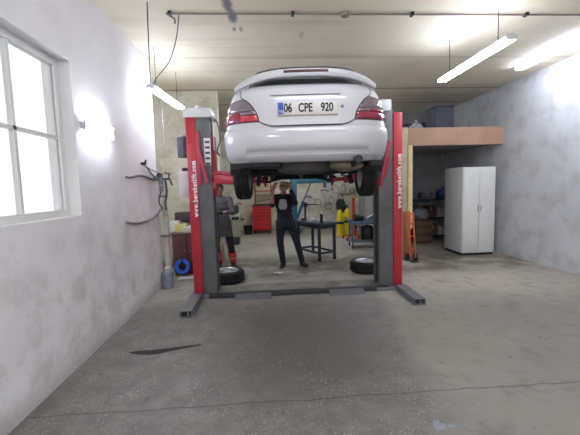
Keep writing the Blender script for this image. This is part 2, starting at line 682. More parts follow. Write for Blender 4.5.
# ------------------------------------------------------------------ the car
M_paint = mat('white_car_paint', (192, 189, 191), 0.28, coat=0.8, spec=0.5)
M_glass = mat('dark_car_glass', (24, 28, 32), 0.05, coat=0.5)
M_lred = mat('tail_lens_red', (136, 34, 58), 0.12, coat=1.0)
M_lgry = mat('tail_lens_smoke', (118, 100, 108), 0.10, coat=1.0)
M_lamb = mat('tail_lens_bright_red', (188, 46, 56), 0.12, coat=1.0)
M_under = mat('underbody_dark', (24, 24, 28), 0.8, var=0.25, scale=6)
M_dust = mat('dusty_underseal', (74, 70, 68), 0.85, var=0.2, scale=7)
M_exh = mat('tan_exhaust', (128, 116, 100), 0.6, 0.4, var=0.15, scale=9)
M_rust = mat('rusty_red', (104, 34, 30), 0.7, var=0.2, scale=12)

LIFT = 1.54
c0 = at(307.4, 125, 3.30)
CARYAW = -R(3.6)
car = thing('car', 'white sedan with boot spoiler raised on the red lift', 'car', (c0.x, c0.y, LIFT), CARYAW)

ZL = [0.27, 0.33, 0.42, 0.52, 0.60, 0.66, 0.72, 0.80, 0.88, 0.95, 1.00, 1.03, 1.05]
WL = [.805, .832, .848, .852, .850, .840, .830, .818, .805, .785, .765, .740, .705]
RL = [.090, .060, .035, .030, .035, .050, .058, .070, .085, .110, .140, .170, .210]


def itp(z, ys):
    if z <= ZL[0]:
        return ys[0]
    for i in range(len(ZL) - 1):
        if z <= ZL[i + 1]:
            t = (z - ZL[i]) / (ZL[i + 1] - ZL[i])
            return ys[i] + (ys[i + 1] - ys[i]) * t
    return ys[-1]


NN, BB = 3.0, 0.42


def con(w, r, a, n=NN, bb=BB):
    """rear contour point at angle a (-pi/2..pi/2)"""
    s, c = math.sin(a), math.cos(a)
    x = w * math.copysign(abs(s) ** (2 / n), s)
    return Vector((x, r + bb * (1 - abs(c) ** (2 / n)), 0))


def surf(x, z):
    w, r = itp(z, WL), itp(z, RL)
    s = min(abs(x) / w, 0.9995)
    return Vector((x, r + BB * (1 - (1 - s ** NN) ** (1 / NN)), z))


def snorm(x, z):
    e = 0.004
    dx = surf(x + e, z) - surf(x - e, z)
    dz = surf(x, z + e) - surf(x, z - e)
    n = dx.cross(dz).normalized()
    return n if n.y < 0 else -n


def patch(rows, off=0.008, cols=16, skirt=0.02, bulge=0.0):
    """panel lying on the rear surface: rows = (z, xl, xr)"""
    b_ = B()
    grid = []
    m = len(rows)
    for j, (z, xl, xr) in enumerate(rows):
        line = []
        for k in range(cols + 1):
            t = k / cols
            x = xl + (xr - xl) * t
            edge = min(t, 1 - t) * 2
            e2 = min(j, m - 1 - j) / max(1, (m - 1) / 2)
            o = off + bulge * (min(1, edge * 2.5) * min(1, e2 * 2.5)) ** 0.5
            line.append(surf(x, z) + snorm(x, z) * o)
        grid.append(line)

    def ins(row_pt, z, x):
        return surf(x, z) - snorm(x, z) * skirt
    top = [ins(0, rows[-1][0], rows[-1][1] + (rows[-1][2] - rows[-1][1]) * k / cols) for k in range(cols + 1)]
    bot = [ins(0, rows[0][0], rows[0][1] + (rows[0][2] - rows[0][1]) * k / cols) for k in range(cols + 1)]
    full = [bot] + grid + [top]
    out = []
    for j, line in enumerate(full):
        jj = min(max(j - 1, 0), m - 1)
        z, xl, xr = rows[jj]
        out.append([ins(0, z, xl)] + line + [ins(0, z, xr)])
    b_.grid(out)
    return b_


# --- body shell (closed loft; wheel arches cut out)
def loop(w, r, f, n=NN):
    pts = [con(w, r, -PI / 2 + PI * i / 48, n) for i in range(49)]
    for i in range(1, 12):
        t = i / 12
        pts.append(Vector((w, r + BB + (f - 0.6 - r - BB) * t, 0)))
    fr = [con(w, 0, -PI / 2 + PI * i / 32, 2.6, 0.6) for i in range(33)]
    pts += [Vector((-p.x, f - p.y, 0)) for p in fr]
    for i in range(1, 12):
        t = i / 12
        pts.append(Vector((-w, f - 0.6 + (r + BB - f + 0.6) * t, 0)))
    return pts


def zmap(y, z):
    if y > 3.0 and z > 0.6:
        return 0.6 + (z - 0.6) * (1 - 0.42 * ((y - 3.0) / 1.43) ** 1.4)
    return z


b = B()
rings = []
zs = [0.27, 0.30, 0.33, 0.38, 0.42, 0.47, 0.52, 0.56, 0.60, 0.63, 0.66, 0.69, 0.72, 0.76, 0.80, 0.84, 0.88, 0.92, 0.95, 0.98, 1.00, 1.015, 1.03, 1.04, 1.05]
for z in zs:
    rings.append([Vector((p.x, p.y, zmap(p.y, z))) for p in loop(itp(z, WL), itp(z, RL), 4.42 - itp(z, RL) * 0.9)])
n = len(rings[0])
vs = [p for r_ in rings for p in r_]
fs = []
for i in range(len(rings) - 1):
    for k in range(n):
        fs.append([i * n + k, i * n + (k + 1) % n, (i + 1) * n + (k + 1) % n, (i + 1) * n + k])
# deck: strips across
for (ring, flip) in ((0, True), (len(rings) - 1, False)):
    c = len(vs)
    vs.append(sum((rings[ring][k] for k in range(n)), Vector()) / n)
    for k in range(n):
        fs.append([ring * n + k, ring * n + (k + 1) % n, c])
b.add(vs, fs)
tmp = bpy.data.objects.new('tmp', b.mesh('tmp'))
COL.objects.link(tmp)
cb = B()
for yy in (0.85, 3.43):
    for sx in (-1, 1):
        cb.cyl((sx * 0.52, yy, 0.27), (sx * 1.0, yy, 0.27), 0.335, None, 40)
cut = bpy.data.objects.new('cut', cb.mesh('cut'))
COL.objects.link(cut)
mo = tmp.modifiers.new('b', 'BOOLEAN')
mo.operation = 'DIFFERENCE'
mo.object = cut
mo.solver = 'EXACT'
me = baked(tmp)
bpy.data.objects.remove(cut, do_unlink=True)
shell = obj('body_shell', me, M_paint, car, 30)

# --- cabin with glass
def cabin_loop(t):
    ry = 0.68 + (1.42 - 0.68) * t
    fy = 3.32 + (2.42 - 3.32) * t
    w = 0.72 + (0.57 - 0.72) * t
    pts = []
    for i in range(25):
        p = con(w, 0, -PI / 2 + PI * i / 24, 4.5, 0.22)
        pts.append(Vector((p.x, ry + p.y, 0)))
    for i in range(25):
        p = con(w, 0, -PI / 2 + PI * i / 24, 4.5, 0.3)
        pts.append(Vector((-p.x, fy - p.y, 0)))
    return pts


b = B()
lv = [(0, 1.00), (0.25, 1.10), (0.5, 1.20), (0.75, 1.30), (0.92, 1.37), (1.0, 1.395), (1.12, 1.415), (1.3, 1.425)]
rg_ = [[Vector((p.x, p.y, z)) for p in cabin_loop(t)] for t, z in lv]
n = len(rg_[0])
vs = [p for r_ in rg_ for p in r_]
fs = [[i * n + k, i * n + (k + 1) % n, (i + 1) * n + (k + 1) % n, (i + 1) * n + k] for i in range(len(rg_) - 1) for k in range(n)]
c = len(vs)
vs.append(Vector((0, 1.9, 1.43)))
fs += [[(len(rg_) - 1) * n + k, (len(rg_) - 1) * n + (k + 1) % n, c] for k in range(n)]
b.add(vs, fs)
obj('cabin_roof', b, M_paint, car, 40)


def panel(pts, t, push):
    """flat quad panel of thickness t moved by push"""
    pts = [Vector(p) + Vector(push) for p in pts]
    nn = (pts[1] - pts[0]).cross(pts[3] - pts[0]).normalized() * t
    vs = pts + [p + nn for p in pts]
    return B().add(vs, [[0, 1, 2, 3], [7, 6, 5, 4], [0, 4, 5, 1], [1, 5, 6, 2], [2, 6, 7, 3], [3, 7, 4, 0]])


def cp(x, t, rear=True):
    z = 1.0 + 0.395 * t
    ry = 0.68 + 0.74 * t if rear else 3.32 - 0.90 * t
    return (x, ry, z)


obj('rear_window', panel([cp(-.60, .12), cp(.60, .12), cp(.49, .92), cp(-.49, .92)], 0.006, (0, -0.008, 0.006)), M_glass, car)
obj('windscreen', panel([cp(-.60, .12, False), cp(-.49, .92, False), cp(.49, .92, False), cp(.60, .12, False)], 0.006, (0, 0.012, 0.010)), M_glass, car)
for sx in (-1, 1):
    for (ya, yb) in ((1.10, 1.95), (2.03, 2.85)):
        def sp(y, t):
            return (sx * (0.722 - 0.15 * t), y + (0.30 * t if y < 1.2 else (-0.42 * t if y > 2.8 else 0)), 1.0 + .395 * t)
        obj('side_window', panel([sp(ya, .15), sp(yb, .15), sp(yb, .88), sp(ya, .88)], 0.006 * sx, (sx * 0.004, 0, 0)), M_glass, car)
    b = B().ball((sx * 0.86, 2.75, 1.02), (0.10, 0.05, 0.07)).bar((sx * 0.74, 2.72, 0.99), (sx * 0.82, 2.74, 1.0), 0.04, 0.04)
    obj('door_mirror', b, M_paint, car)

# --- bumper
b = B()
prof = [(0.300, -.10, .14), (0.272, -.05, .07), (0.266, -.02, .035), (0.275, 0, .012), (0.300, .004, -.002), (0.318, .006, -.006), (0.336, .006, -.009), (0.344, .006, -.010), (0.349, .007, -.010), (0.355, .008, -.011), (0.362, .008, -.012), (0.38, .008, -.013), (0.43, .010, -.016), (0.50, .012, -.020), (0.55, .012, -.018), (0.585, .010, -.010), (0.604, .004, .004), (0.612, -.02, .03)]
rows = []
for z, dw, dr in prof:
    w, r = itp(z, WL) + dw, itp(z, RL) + dr
    line = [Vector((-w, 0.52, z))]
    rec = {0.336: -.014, 0.344: .030, 0.349: .050, 0.355: .046, 0.362: .030}.get(z, -.018 if .27 < z < .336 else 0.0)
    for i in range(113):
        p = con(w, r, -PI / 2 + PI * i / 112) + Vector((0, 0, z))
        p.y += rec * max(0.0, min(1.0, (.60 - abs(p.x)) / .02))
        line.append(p)
    line += [Vector((w, 0.52, z))]
    rows.append(line)
b.grid(rows)
bump = obj('rear_bumper', b, M_paint, car, 50)
# --- boot lid, its seam shadow gap, lamps
def lamp_in(z):           # inner edge of a tail lamp at height z
    P = [(0.662, .468), (0.70, .474), (0.75, .492), (0.80, .522), (0.85, .562), (0.880, .595), (0.897, .632), (0.903, .650)]
    for i in range(len(P) - 1):
        if z <= P[i + 1][0]:
            t = max(0, (z - P[i][0]) / (P[i + 1][0] - P[i][0]))
            return P[i][1] + (P[i + 1][1] - P[i][1]) * t
    return P[-1][1]


def lid_w(z):
    if z < 0.662:
        P = [(0.612, .33), (0.622, .385), (0.635, .415), (0.648, .435), (0.662, .455)]
        for i in range(len(P) - 1):
            if z <= P[i + 1][0]:
                t = max(0, (z - P[i][0]) / (P[i + 1][0] - P[i][0]))
                return P[i][1] + (P[i + 1][1] - P[i][1]) * t
    return min(lamp_in(z) - 0.008, 0.655)


lz = [0.612, 0.617, 0.622, 0.628, 0.635, 0.642, 0.648, 0.655, 0.662, 0.69, 0.72, 0.75, 0.78, 0.81, 0.84, 0.86, 0.875, 0.89, 0.92, 0.96, 1.0, 1.02]
lid = obj('boot_lid', patch([(z, -lid_w(z), lid_w(z)) for z in lz], 0.014, 40, 0.0), M_paint, car, 30)
seam = B()
for sx in (-1, 1):
    seam.tube([surf(sx * lid_w(z) * 1.0, z) + snorm(sx * lid_w(z), z) * 0.010 + Vector((sx * 0.004, 0, 0)) for z in lz], 0.0045, 6)
seam.tube([surf(x, 0.609) + snorm(x, .609) * 0.010 for x in [-.345 + .69 * i / 24 for i in range(25)]], 0.006, 6)
obj('lid_seam', seam, M_blackp, lid)
# crease above the number plate
b = B().tube([surf(x, 0.905) + snorm(x, 0.905) * 0.016 for x in [-.36 + .70 * i / 20 for i in range(21)]], [0.001] + [0.006] * 19 + [0.001], 6)
obj('lid_trim', b, mat('grey_trim', (120, 114, 112), 0.4), lid)
b = B().cyl(surf(.345, .785) + Vector((0, -.02, 0)), surf(.345, .785) + Vector((0, 0.01, 0)), .016)
obj('lock', b, mat('lock_grey', (120, 112, 104), 0.4, 0.5), lid)

for sx in (-1, 1):
    zs_ = [0.660 + (0.903 - 0.660) * i / 14 for i in range(15)]

    def outer(z):
        w = itp(z, WL)
        t = max(0.0, (z - 0.84) / 0.063)
        return w * 0.992 - 0.10 * t * t - .04 * t ** 6

    def rowset(z0, z1, f0, f1, k=8):
        rs = []
        for i in range(k + 1):
            z = z0 + (z1 - z0) * i / k
            a, c_ = lamp_in(z), outer(z)
            x0, x1 = a + (c_ - a) * f0, a + (c_ - a) * f1
            rs.append((z, min(sx * x0, sx * x1), max(sx * x0, sx * x1)))
        return rs
    base = patch([(z, min(sx * (lamp_in(z) - .006), sx * outer(z)), max(sx * (lamp_in(z) - .006), sx * outer(z))) for z in zs_], 0.006, 20, 0.01)
    tl = obj('tail_lamp', base, mat('lamp_bezel', (52, 40, 46), 0.4), car, 30)
    obj('smoked_lens', patch(rowset(.775, .895, .03, .97, 12), 0.010, 18, 0.0, 0.012), M_lgry, tl, 40)
    if sx < 0:
        obj('red_lens', patch(rowset(.668, .766, .50, .98), 0.010, 12, 0.0, 0.012), M_lred, tl, 40)
        obj('reversing_lens', patch(rowset(.733, .768, .03, .49), 0.010, 10, 0.0, 0.008), M_lgry, tl, 40)
        obj('bright_red_lens', patch(rowset(.668, .728, .03, .49), 0.010, 10, 0.0, 0.010), M_lamb, tl, 40)  # brighter red segment of the left lamp, no glow of its own
    else:
        obj('red_lens', patch(rowset(.668, .738, .03, .98), 0.010, 14, 0.0, 0.012), M_lred, tl, 40)
        obj('red_lens', patch(rowset(.740, .772, .40, .98), 0.010, 10, 0.0, 0.010), M_lred, tl, 40)
        obj('reversing_lens', patch(rowset(.741, .772, .03, .39), 0.010, 10, 0.0, 0.008), M_lgry, tl, 40)

# --- number plate
pc = surf(0.0, 0.770) + Vector((0.008, -0.030, 0))
npl = obj('number_plate', B().box(pc, (0.568, 0.012, 0.118), 0.004), mat('plate_cream', (208, 202, 194), 0.4), car)
obj('plate_frame', B().box(pc + Vector((0, 0.006, -.004)), (0.582, 0.012, 0.134), 0.004), mat('plate_surround', (186, 174, 156), 0.5), npl)
obj('country_band', B().box(pc + Vector((-.258, -.007, .002)), (0.048, 0.004, 0.108)), mat('plate_blue', (34, 70, 170), 0.4), npl)
text('country_letters', 'TR', 0.036, M_ltext, npl, Matrix.Translation(pc + Vector((-.258, -.0095, -.03))) @ FACE, 0.9, 0.0)
for s_, dx in (('06', -.190), ('CPE', -.022), ('920', .186)):
    text('plate_characters', s_, 0.114, M_dtext, npl, Matrix.Translation(pc + Vector((dx, -.0075, .002))) @ FACE, 0.70, 0.0026)

# --- spoiler: a wing across the boot, ends drooping onto the rear wings
def wing(x):
    s = abs(x) / 0.72
    zt_ = 1.152 - 0.11 * s ** 3.6
    th = 0.076 * (1 - 0.30 * s ** 5)
    yr = 0.04 + 0.20 * s ** 2.6
    return zt_, th, yr


rows = []
for i in range(49):
    x = -0.72 + 1.44 * i / 48
    zt_, th, yr = wing(x)
    ch = 0.20 - 0.05 * (abs(x) / .72) ** 3
    rows.append([Vector((x, yr + dy * ch, zt_ - th * dz)) for dy, dz in ((0.02, .72), (0, .5), (.01, .22), (.06, .04), (.16, 0), (.5, .02), (.85, .2), (1, .42), (.9, .56), (.5, .8), (.14, 1.0), (.06, .95), (.02, .72))])
sp_ = B().grid(rows)
for rr in (rows[0], rows[-1]):
    sp_.add(rr[:-1], [list(range(len(rr) - 1))])
spo = obj('spoiler', sp_, M_paint, car, 40)
# feet of the wing, blending down to the boot edge at both ends
for sx in (-1, 1):
    rr = []
    for t in (0, .25, .5, .75, 1):
        x0 = sx * (0.56 + .06 * t)
        x1 = sx * (0.715 + .01 * t)
        zt_, th, yr = wing(sx * 0.66)
        z = (zt_ - th * 0.5) * (1 - t) + 0.97 * t
        y0 = 0.20 + 0.05 * t
        y1 = 0.44 + 0.02 * t
        rr.append([Vector((x0, y0 - .01, z)), Vector((x1, y0 + .04, z)), Vector((x1, y1, z)), Vector((x0, y1, z)), Vector((x0, y0 - .01, z))])
    obj('spoiler_foot', B().grid(rr), M_paint, spo, 50)
brk = B().add(*(lambda P: (P, [[i, i + 1, i + 22, i + 21] for i in range(20)] + [[i + 42, i + 63, i + 64, i + 43] for i in range(20)] + [[i + 21, i + 22, i + 64, i + 63] for i in range(20)]))(
    [Vector((x, wing(x)[2] - .0015, wing(x)[0] - wing(x)[1] * .24)) for x in [-.215 + .43 * i / 20 for i in range(21)]] +
    [Vector((x, wing(x)[2] - .006, wing(x)[0] - wing(x)[1] * .30)) for x in [-.215 + .43 * i / 20 for i in range(21)]] +
    [Vector((x, wing(x)[2] - .0015, wing(x)[0] - wing(x)[1] * .56)) for x in [-.215 + .43 * i / 20 for i in range(21)]] +
    [Vector((x, wing(x)[2] - .006, wing(x)[0] - wing(x)[1] * .50)) for x in [-.215 + .43 * i / 20 for i in range(21)]]))
obj('brake_light', brk, mat('brake_lens', (84, 50, 52), 0.2, coat=0.6), spo, 30)
b = B().tube([Vector((x, wing(x)[2] + .055, wing(x)[0] + .012)) for x in [-.50 + 1.0 * i / 30 for i in range(31)]], [.003] + [.014] * 29 + [.003], 8)
obj('edge_strip', b, mat('dark_rubber_strip', (52, 50, 52), 0.5), spo)

rows = []  # dark plate added behind the gap under the wing so it looks shaded
for t in (0, .33, .66, 1):
    rows.append([Vector((x, .235 + 1.1 * max(0, abs(x) - .1) ** 3 + .03 * t, (1.045 - .05 * (abs(x) / .57) ** 2) * (1 - t) + t * (wing(x)[0] - wing(x)[1] * .06))) for x in [-.60 + 1.2 * i / 30 for i in range(31)]])
back_ = [[p + Vector((0, .03, 0)) for p in r_] for r_ in rows]
obj('spoiler_gap_fill', B().grid(rows).grid(back_), mat('gap_grey', (84, 88, 90), .5), spo, 50)

# --- underside
b = B().bx((-.60, .55, .245), (.60, 4.05, .275), .01)
for sx in (-1, 1):
    b.bx((sx * .50 - .05, .9, .20), (sx * .50 + .05, 3.6, .26), .015)
obj('floor_pan', b, M_under, car)
obj('spare_well', B().lathe([(0.0, .165), (.20, .165), (.27, .18), (.30, .215), (.31, .28)], Matrix.Translation((-.02, .50, 0)) @ Matrix.Diagonal((1.0, 0.9, 1, 1)), 36), M_dust, car, 50)
ml = B()
for k in range(13):
    pass
ml.ball((.42, .34, .238), (.190, .12, .072), None, 28, 16)
mf_ = obj('muffler', ml, M_exh, car, 60)
obj('tail_pipe', B().tube([(.40, .34, .23), (.48, .24, .235), (.485, .12, .262), (.485, -.005, .272)], .030, 16, 6).lathe([(.037, 0), (.037, .08), (.030, .08), (.030, 0)], Matrix.Translation((.485, -.02, .272)) @ Matrix.Rotation(-PI / 2, 4, 'X'), 20, True), mat('sooty_pipe', (58, 56, 58), 0.45, 0.6), mf_)
obj('front_pipe', B().tube([(.30, .38, .22), (.12, .75, .20), (.02, 1.4, .215), (0, 2.4, .215), (.05, 3.2, .20)], .028, 12, 6), M_exh, mf_)
obj('rear_axle', B().cyl((-.66, .98, .215), (.66, .98, .215), .045, None, 18).bar((-.52, .98, .215), (-.50, 1.45, .25), .07, .06, .01).bar((.52, .98, .215), (.50, 1.45, .25), .07, .06, .01), M_under, car)
for sx in (-1, 1):
    pts = [Vector((sx * .50 + .05 * math.cos(t * .7), .90 + .05 * math.sin(t * .7), .13 + .0055 * t)) for t in range(40)]
    obj('coil_spring', B().tube(pts, .008, 6), M_black, car)
    obj('shock_absorber', B().cyl((sx * .57, .86, .04), (sx * .52, .86, .40), .026).cyl((sx * .52, .86, .40), (sx * .50, .86, .6), .014), M_black, car)
    obj('mud_flap', B().box((sx * .72, .44, .235), (.22, .018, .15), .006, (R(8), 0, 0)), M_black, car)
    obj('bumper_bracket', B().bx((sx * .70 - .07, .12, .20), (sx * .70 + .07, .42, .27), .02), M_under, car)
obj('valance_tray', B().bx((-.66, .10, .222), (-.28, .52, .27), .012), M_under, car)
obj('fuel_tank', B().bx((-.46, 1.25, .19), (.40, 1.75, .26), .05), M_under, car)
obj('engine_sump', B().bx((-.32, 3.15, .20), (.30, 3.75, .40), .05), M_under, car)
obj('front_subframe', B().bar((-.55, 3.30, .20), (.55, 3.30, .20), .14, .07, .02).bar((-.62, 3.45, .12), (-.3, 3.35, .2), .08, .04, .01).bar((.62, 3.45, .12), (.3, 3.35, .2), .08, .04, .01), M_under, car)
for sx in (-1, 1):
    MX = Matrix.Translation((sx * .66, 3.43, .16)) @ Matrix.Rotation(PI / 2, 4, 'Y')
    hb = obj('brake_disc', B().lathe([(0, -.012), (.13, -.012), (.13, .012), (.07, .012), (.07, sx * .05), (0, sx * .05)], MX, 28), M_rust, car, 40)
    obj('caliper', B().box((sx * .66, 3.55, .19), (.10, .07, .16), .02), M_rust, hb)


# --- road wheel (lathe about z, outer face up)
def wheel_parts(parent, M, tyre_w=0.185, Rr=0.292, alloy=True, tyre_name='tyre'):
    h = tyre_w / 2
    prof = [(.195, -h * .92), (.215, -h * .98), (.262, -h), (.283, -h * .86), (Rr, -h * .62), (Rr, -.035), (Rr - .008, -.033), (Rr - .008, -.027), (Rr, -.025), (Rr, .025), (Rr - .008, .027), (Rr - .008, .033), (Rr, .035),
            (Rr, h * .62), (.283, h * .86), (.262, h), (.215, h * .98), (.195, h * .92), (.190, 0)]
    t = obj(tyre_name, B().lathe(prof, M, 48, True), M_black, parent, 40)
    rim = B().lathe([(.190, -h * .8), (.204, -h * .95), (.204, -h * .85), (.182, -h * .55), (.178, h * .5), (.196, h * .86), (.205, h * .97), (.200, h * .99), (.188, h * .90), (.170, h * .5), (.170, -h * .55)], M, 40, True)
    rm = obj('rim', rim, M_alloy if alloy else M_steel, parent, 40)
    for k in range(5):
        a = 2 * PI * k / 5 + .3
        d = Vector((math.cos(a), math.sin(a), 0))
        e = Vector((-math.sin(a), math.cos(a), 0))
        poly = [d * .035 - e * .026, d * .11 - e * .024, d * .182 - e * .040, d * .182 + e * .040, d * .11 + e * .024, d * .035 + e * .026]
        obj('spoke', B().prism([(p.x, p.y) for p in poly], h * .42, h * .80, M), M_alloy if alloy else M_steel, rm, 40)
    obj('hub_cap', B().lathe([(.058, h * .3), (.058, h * .82), (.040, h * .92), (0, h * .94)], M, 24), M_alloy if alloy else M_steel, rm, 40)
    obj('wheel_back', B().lathe([(.0, -h * .2), (.175, -h * .2), (.175, -h * .1), (0, -h * .1)], M, 28), M_dsteel, rm, 40)


for sx in (-1, 1):
    MX = Matrix.Translation((sx * .742, .85, .175)) @ Matrix.Rotation(sx * PI / 2, 4, 'Y')
    # road wheels under the car are one part each with its rim as sub-part
    h = .088
    prof = [(.195, -h * .92), (.262, -h), (.283, -h * .86), (.295, -h * .6), (.295, -.03), (.287, -.028), (.287, -.022), (.295, -.02), (.295, .02), (.287, .022), (.287, .028), (.295, .03), (.295, h * .6), (.283, h * .86), (.262, h), (.195, h * .92), (.190, 0)]
    wl_ = obj('rear_wheel', B().lathe(prof, MX, 44, True), M_black, car, 40)
    obj('rim', B().lathe([(.192, -h * .8), (.204, -h * .95), (.182, -h * .5), (.178, h * .5), (.204, h * .96), (.188, h * .88), (.15, h * .55), (.06, h * .5), (.05, h * .7), (0, h * .7), (0, -.02), (.17, -.02)], MX, 36, False), M_alloy, wl_, 40)

# ------------------------------------------------------------------ the two-post lift
YCS = {-1: fl(198, 294.5, .055).y, 1: fl(398, 285.5, .055).y}   # front faces of the columns (the lift stands slightly askew)
YC = 0.5 * (YCS[-1] + YCS[1])

M_pale = mat('pale_cap', (214, 216, 212), 0.5, var=0.04)
lc = fl(298, 292)
lift = thing('two_post_lift', 'red and grey two-post car lift holding up the white sedan', 'car lift', (0.44, 5.05, 0.0))
LO = Vector(lift.location)


def lp(v):
    return Vector(v) - LO


def XA(x, Y=YC, y=285):
    return at(x, y, Y).x


cols = {s_: dict((k, XA(v, YCS[s_])) for k, v in d_.items()) for s_, d_ in {-1: dict(o=193.8, m=203.2, i=217.2), 1: dict(o=402.3, m=393.6, i=379.8)}.items()}
jack = {}
ca, sa = math.cos(CARYAW), math.sin(CARYAW)


def carw(x, y, z):
    return Vector((c0.x + x * ca - y * sa, c0.y + x * sa + y * ca, LIFT + z))


for sx in (-1, 1):
    c = cols[sx]
    YC = YCS[sx]
    lo, hi = min(c['m'], c['i']), max(c['m'], c['i'])
    # grey column: an open channel facing the car
    zt_ = 2.66 if sx < 0 else 2.60
    b = B()
    b.bx(lp((lo, YC + .02, .05)), lp((hi, YC + .05, zt_)), .004)
    b.bx(lp((lo, YC + .27, .05)), lp((hi, YC + .30, zt_)), .004)
    back = (lo, lo + .03) if sx < 0 else (hi - .03, hi)
    b.bx(lp((back[0], YC + .05, .05)), lp((back[1], YC + .27, zt_)), .003)
    lip = (hi - .012, hi) if sx < 0 else (lo, lo + .012)
    b.bx(lp((lip[0], YC + .05, .05)), lp((lip[1], YC + .10, zt_)))
    b.bx(lp((lip[0], YC + .22, .05)), lp((lip[1], YC + .27, zt_)))
    col_ = obj('column', b, M_lgrey, lift)
    # red outer cover
    ro, ri = min(c['o'], c['m']), max(c['o'], c['m'])
    rt_z = 2.62 if sx < 0 else 2.575
    cov = obj('red_cover', B().bx(lp((ro, YC, .055)), lp((ri, YC + .30, rt_z)), .012), M_red, col_)
    me = text_mesh('www.bereketlift.com', .1, .0008, 1.0, 1.22, .0042)
    xs = [v.co.x for v in me.vertices]
    ys = [v.co.y for v in me.vertices]
    tz0, tz1 = ((at(199, 217, YC).z, at(197, 161, YC).z) if sx < 0 else (at(399, 208.5, YC).z, at(397, 154, YC).z))
    xmid, xlen = (min(xs) + max(xs)) / 2, max(xs) - min(xs)
    for v in me.vertices:
        v.co.x = (v.co.x - xmid) * (tz1 - tz0) / xlen
        v.co.y = (v.co.y - 0.03) * 0.92
    me.transform(Matrix.Translation(lp(((ro + ri) / 2 - .006, YC - .0012, (tz0 + tz1) / 2))) @ Matrix.Rotation(-PI / 2, 4, 'Y') @ FACE)
    obj('lettering', me, M_ltext, col_, 30)
    # head
    if sx < 0:
        a, d_ = at(182.6, 113, YC - .03), at(210.5, 113, YC - .03)
        z0_, z1_ = at(196, 117.2, YC).z, at(196, 108.2, YC).z
        b = B().bx(lp((a.x, YC - .03, z0_)), lp((d_.x, YC + .36, z1_)), .012)
        b.bx(lp((a.x, YC - .04, z0_ - .005)), lp((d_.x + .03, YC + .37, z0_ + .018)), .004)
        cap_ = obj('head_cap', b, M_pale, col_)
        obj('pulley_cover', B().lathe([(.05, 0), (.048, .03), (.03, .05), (0, .055)], Matrix.Translation(lp((a.x + .19, YC + .1, z1_))), 20), M_pale, col_)
        obj('hose', B().tube([lp(p) for p in ((d_.x - .02, YC + .05, z0_ + .02), (d_.x + .07, YC + .06, z0_ - .06), (d_.x + .10, YC + .08, z0_ - .30), (d_.x + .05, YC + .08, z0_ - .45), (d_.x + .09, YC + .05, z0_ - .52), (d_.x + .04, YC + .04, z0_ - .48))], .011, 8, 6), mat('grey_hose', (96, 94, 100), .5), col_)
        obj('safety_cable', B().tube([lp((d_.x + .015, YC + .03, z0_)), lp((d_.x + .02, YC + .02, z0_ - .45))], .006, 6), M_paper, col_)
        # decals
        s0, s1 = at(203.4, 138, YC), at(211.2, 165, YC)
        sg = obj('decal_sheet', B().bx(lp((s0.x, YC + .012, s1.z)), lp((s1.x, YC + .02, s0.z))), mat('decal_white', (230, 226, 224), 0.5), col_)
        n = 5
        for k in range(n):
            zc = s0.z - (k + .75) * (s0.z - s1.z) / n
            w_ = s1.x - s0.x
            pr_ = obj('pictogram', B().bx(lp((s0.x + w_ * .14, YC + .0095, zc - .014)), lp((s0.x + w_ * .88, YC + .012, zc + .016))), mat('decal_dark', (84, 66, 72), 0.5), sg)
        obj('carriage_rail', B().bx(lp((ri, YC - .005, 1.62)), lp((ri + .055, YC + .02, 2.36)), .004), mat('carriage_red', (176, 50, 72), 0.45, var=.05), col_)
    else:
        a, d_ = at(384, 106, YC), at(391.6, 106, YC)
        b = B().bx(lp((lo - .05, YC + .0, 2.60)), lp((d_.x, YC + .34, 2.755)), .012)
        obj('head_cap', b, M_pale, col_)
    # carriage inside the column
    ci = c['i']
    b = B().bx(lp((ci - .09, YC + .11, 1.46)) if sx < 0 else lp((ci - .05, YC + .11, 1.46)), lp((ci + .05, YC + .21, 2.30)) if sx < 0 else lp((ci + .09, YC + .21, 2.30)), .01)
    b.bx(lp((ci + (.005 if sx < 0 else -.055), YC + .0, 1.55)), lp((ci + (.055 if sx < 0 else -.005), YC + .34, 1.66)), .01)
    b.bx(lp((ci + (.005 if sx < 0 else -.055), YC + .0, 1.75)), lp((ci + (.055 if sx < 0 else -.005), YC + .34, 1.80)), .01)
    obj('carriage', b, M_red, lift)
    # slanting arm-lock braces on the front of the carriage
    for (pa, pb, ww) in ((((198.5, 150), (207.5, 183), .05),) if sx < 0 else (((389.8, 140), (380.5, 186), .045), ((389.5, 158), (384.5, 178), .03))):
        A_, B_ = at(pa[0], pa[1], YC - .035), at(pb[0], pb[1], YC - .035)
        obj('arm_lock', B().bar(lp(A_), lp(B_), ww, .03, .006, (0, -1, 0)), MATS['carriage_red'], lift)
    # swing arms and pads
    for jy, yp in ((1.38, YC + .06), (3.05, YC + .28)):
        tip = carw(sx * .66, jy, 0)
        tip.z = 1.655
        piv = Vector((ci - sx * .06, yp, 1.70))
        d = (tip - piv)
        d.z = 0
        mid = piv + d * .62
        mid.z = 1.675
        b = B().bar(lp(piv), lp((mid.x, mid.y, 1.68)) - Vector((0, 0, .015)), .11, .125, .008)
        b.cyl(lp((piv.x, piv.y, 1.63)), lp((piv.x, piv.y, 1.77)), .055)
        # gusset plate
        arm = obj('swing_arm', b, M_red, lift)
        b = B().bar(lp(piv + d * .45 + Vector((0, 0, -.02))), lp((tip.x, tip.y, 1.672)), .072, .068, .006)
        obj('arm_extension', b, M_red, arm)
        obj('arm_brace', B().bar(lp(piv + Vector((0, -.05, .10))), lp(piv + d * .5 + Vector((0, -.04, .05))), .03, .04, .005), M_red, arm)
        b = B().cyl(lp((tip.x, tip.y, 1.70)), lp((tip.x, tip.y, 1.735)), .028).cyl(lp((tip.x, tip.y, 1.735)), lp((tip.x, tip.y, LIFT + .20)), .055, None, 24)
        obj('lift_pad', b, M_black, arm)
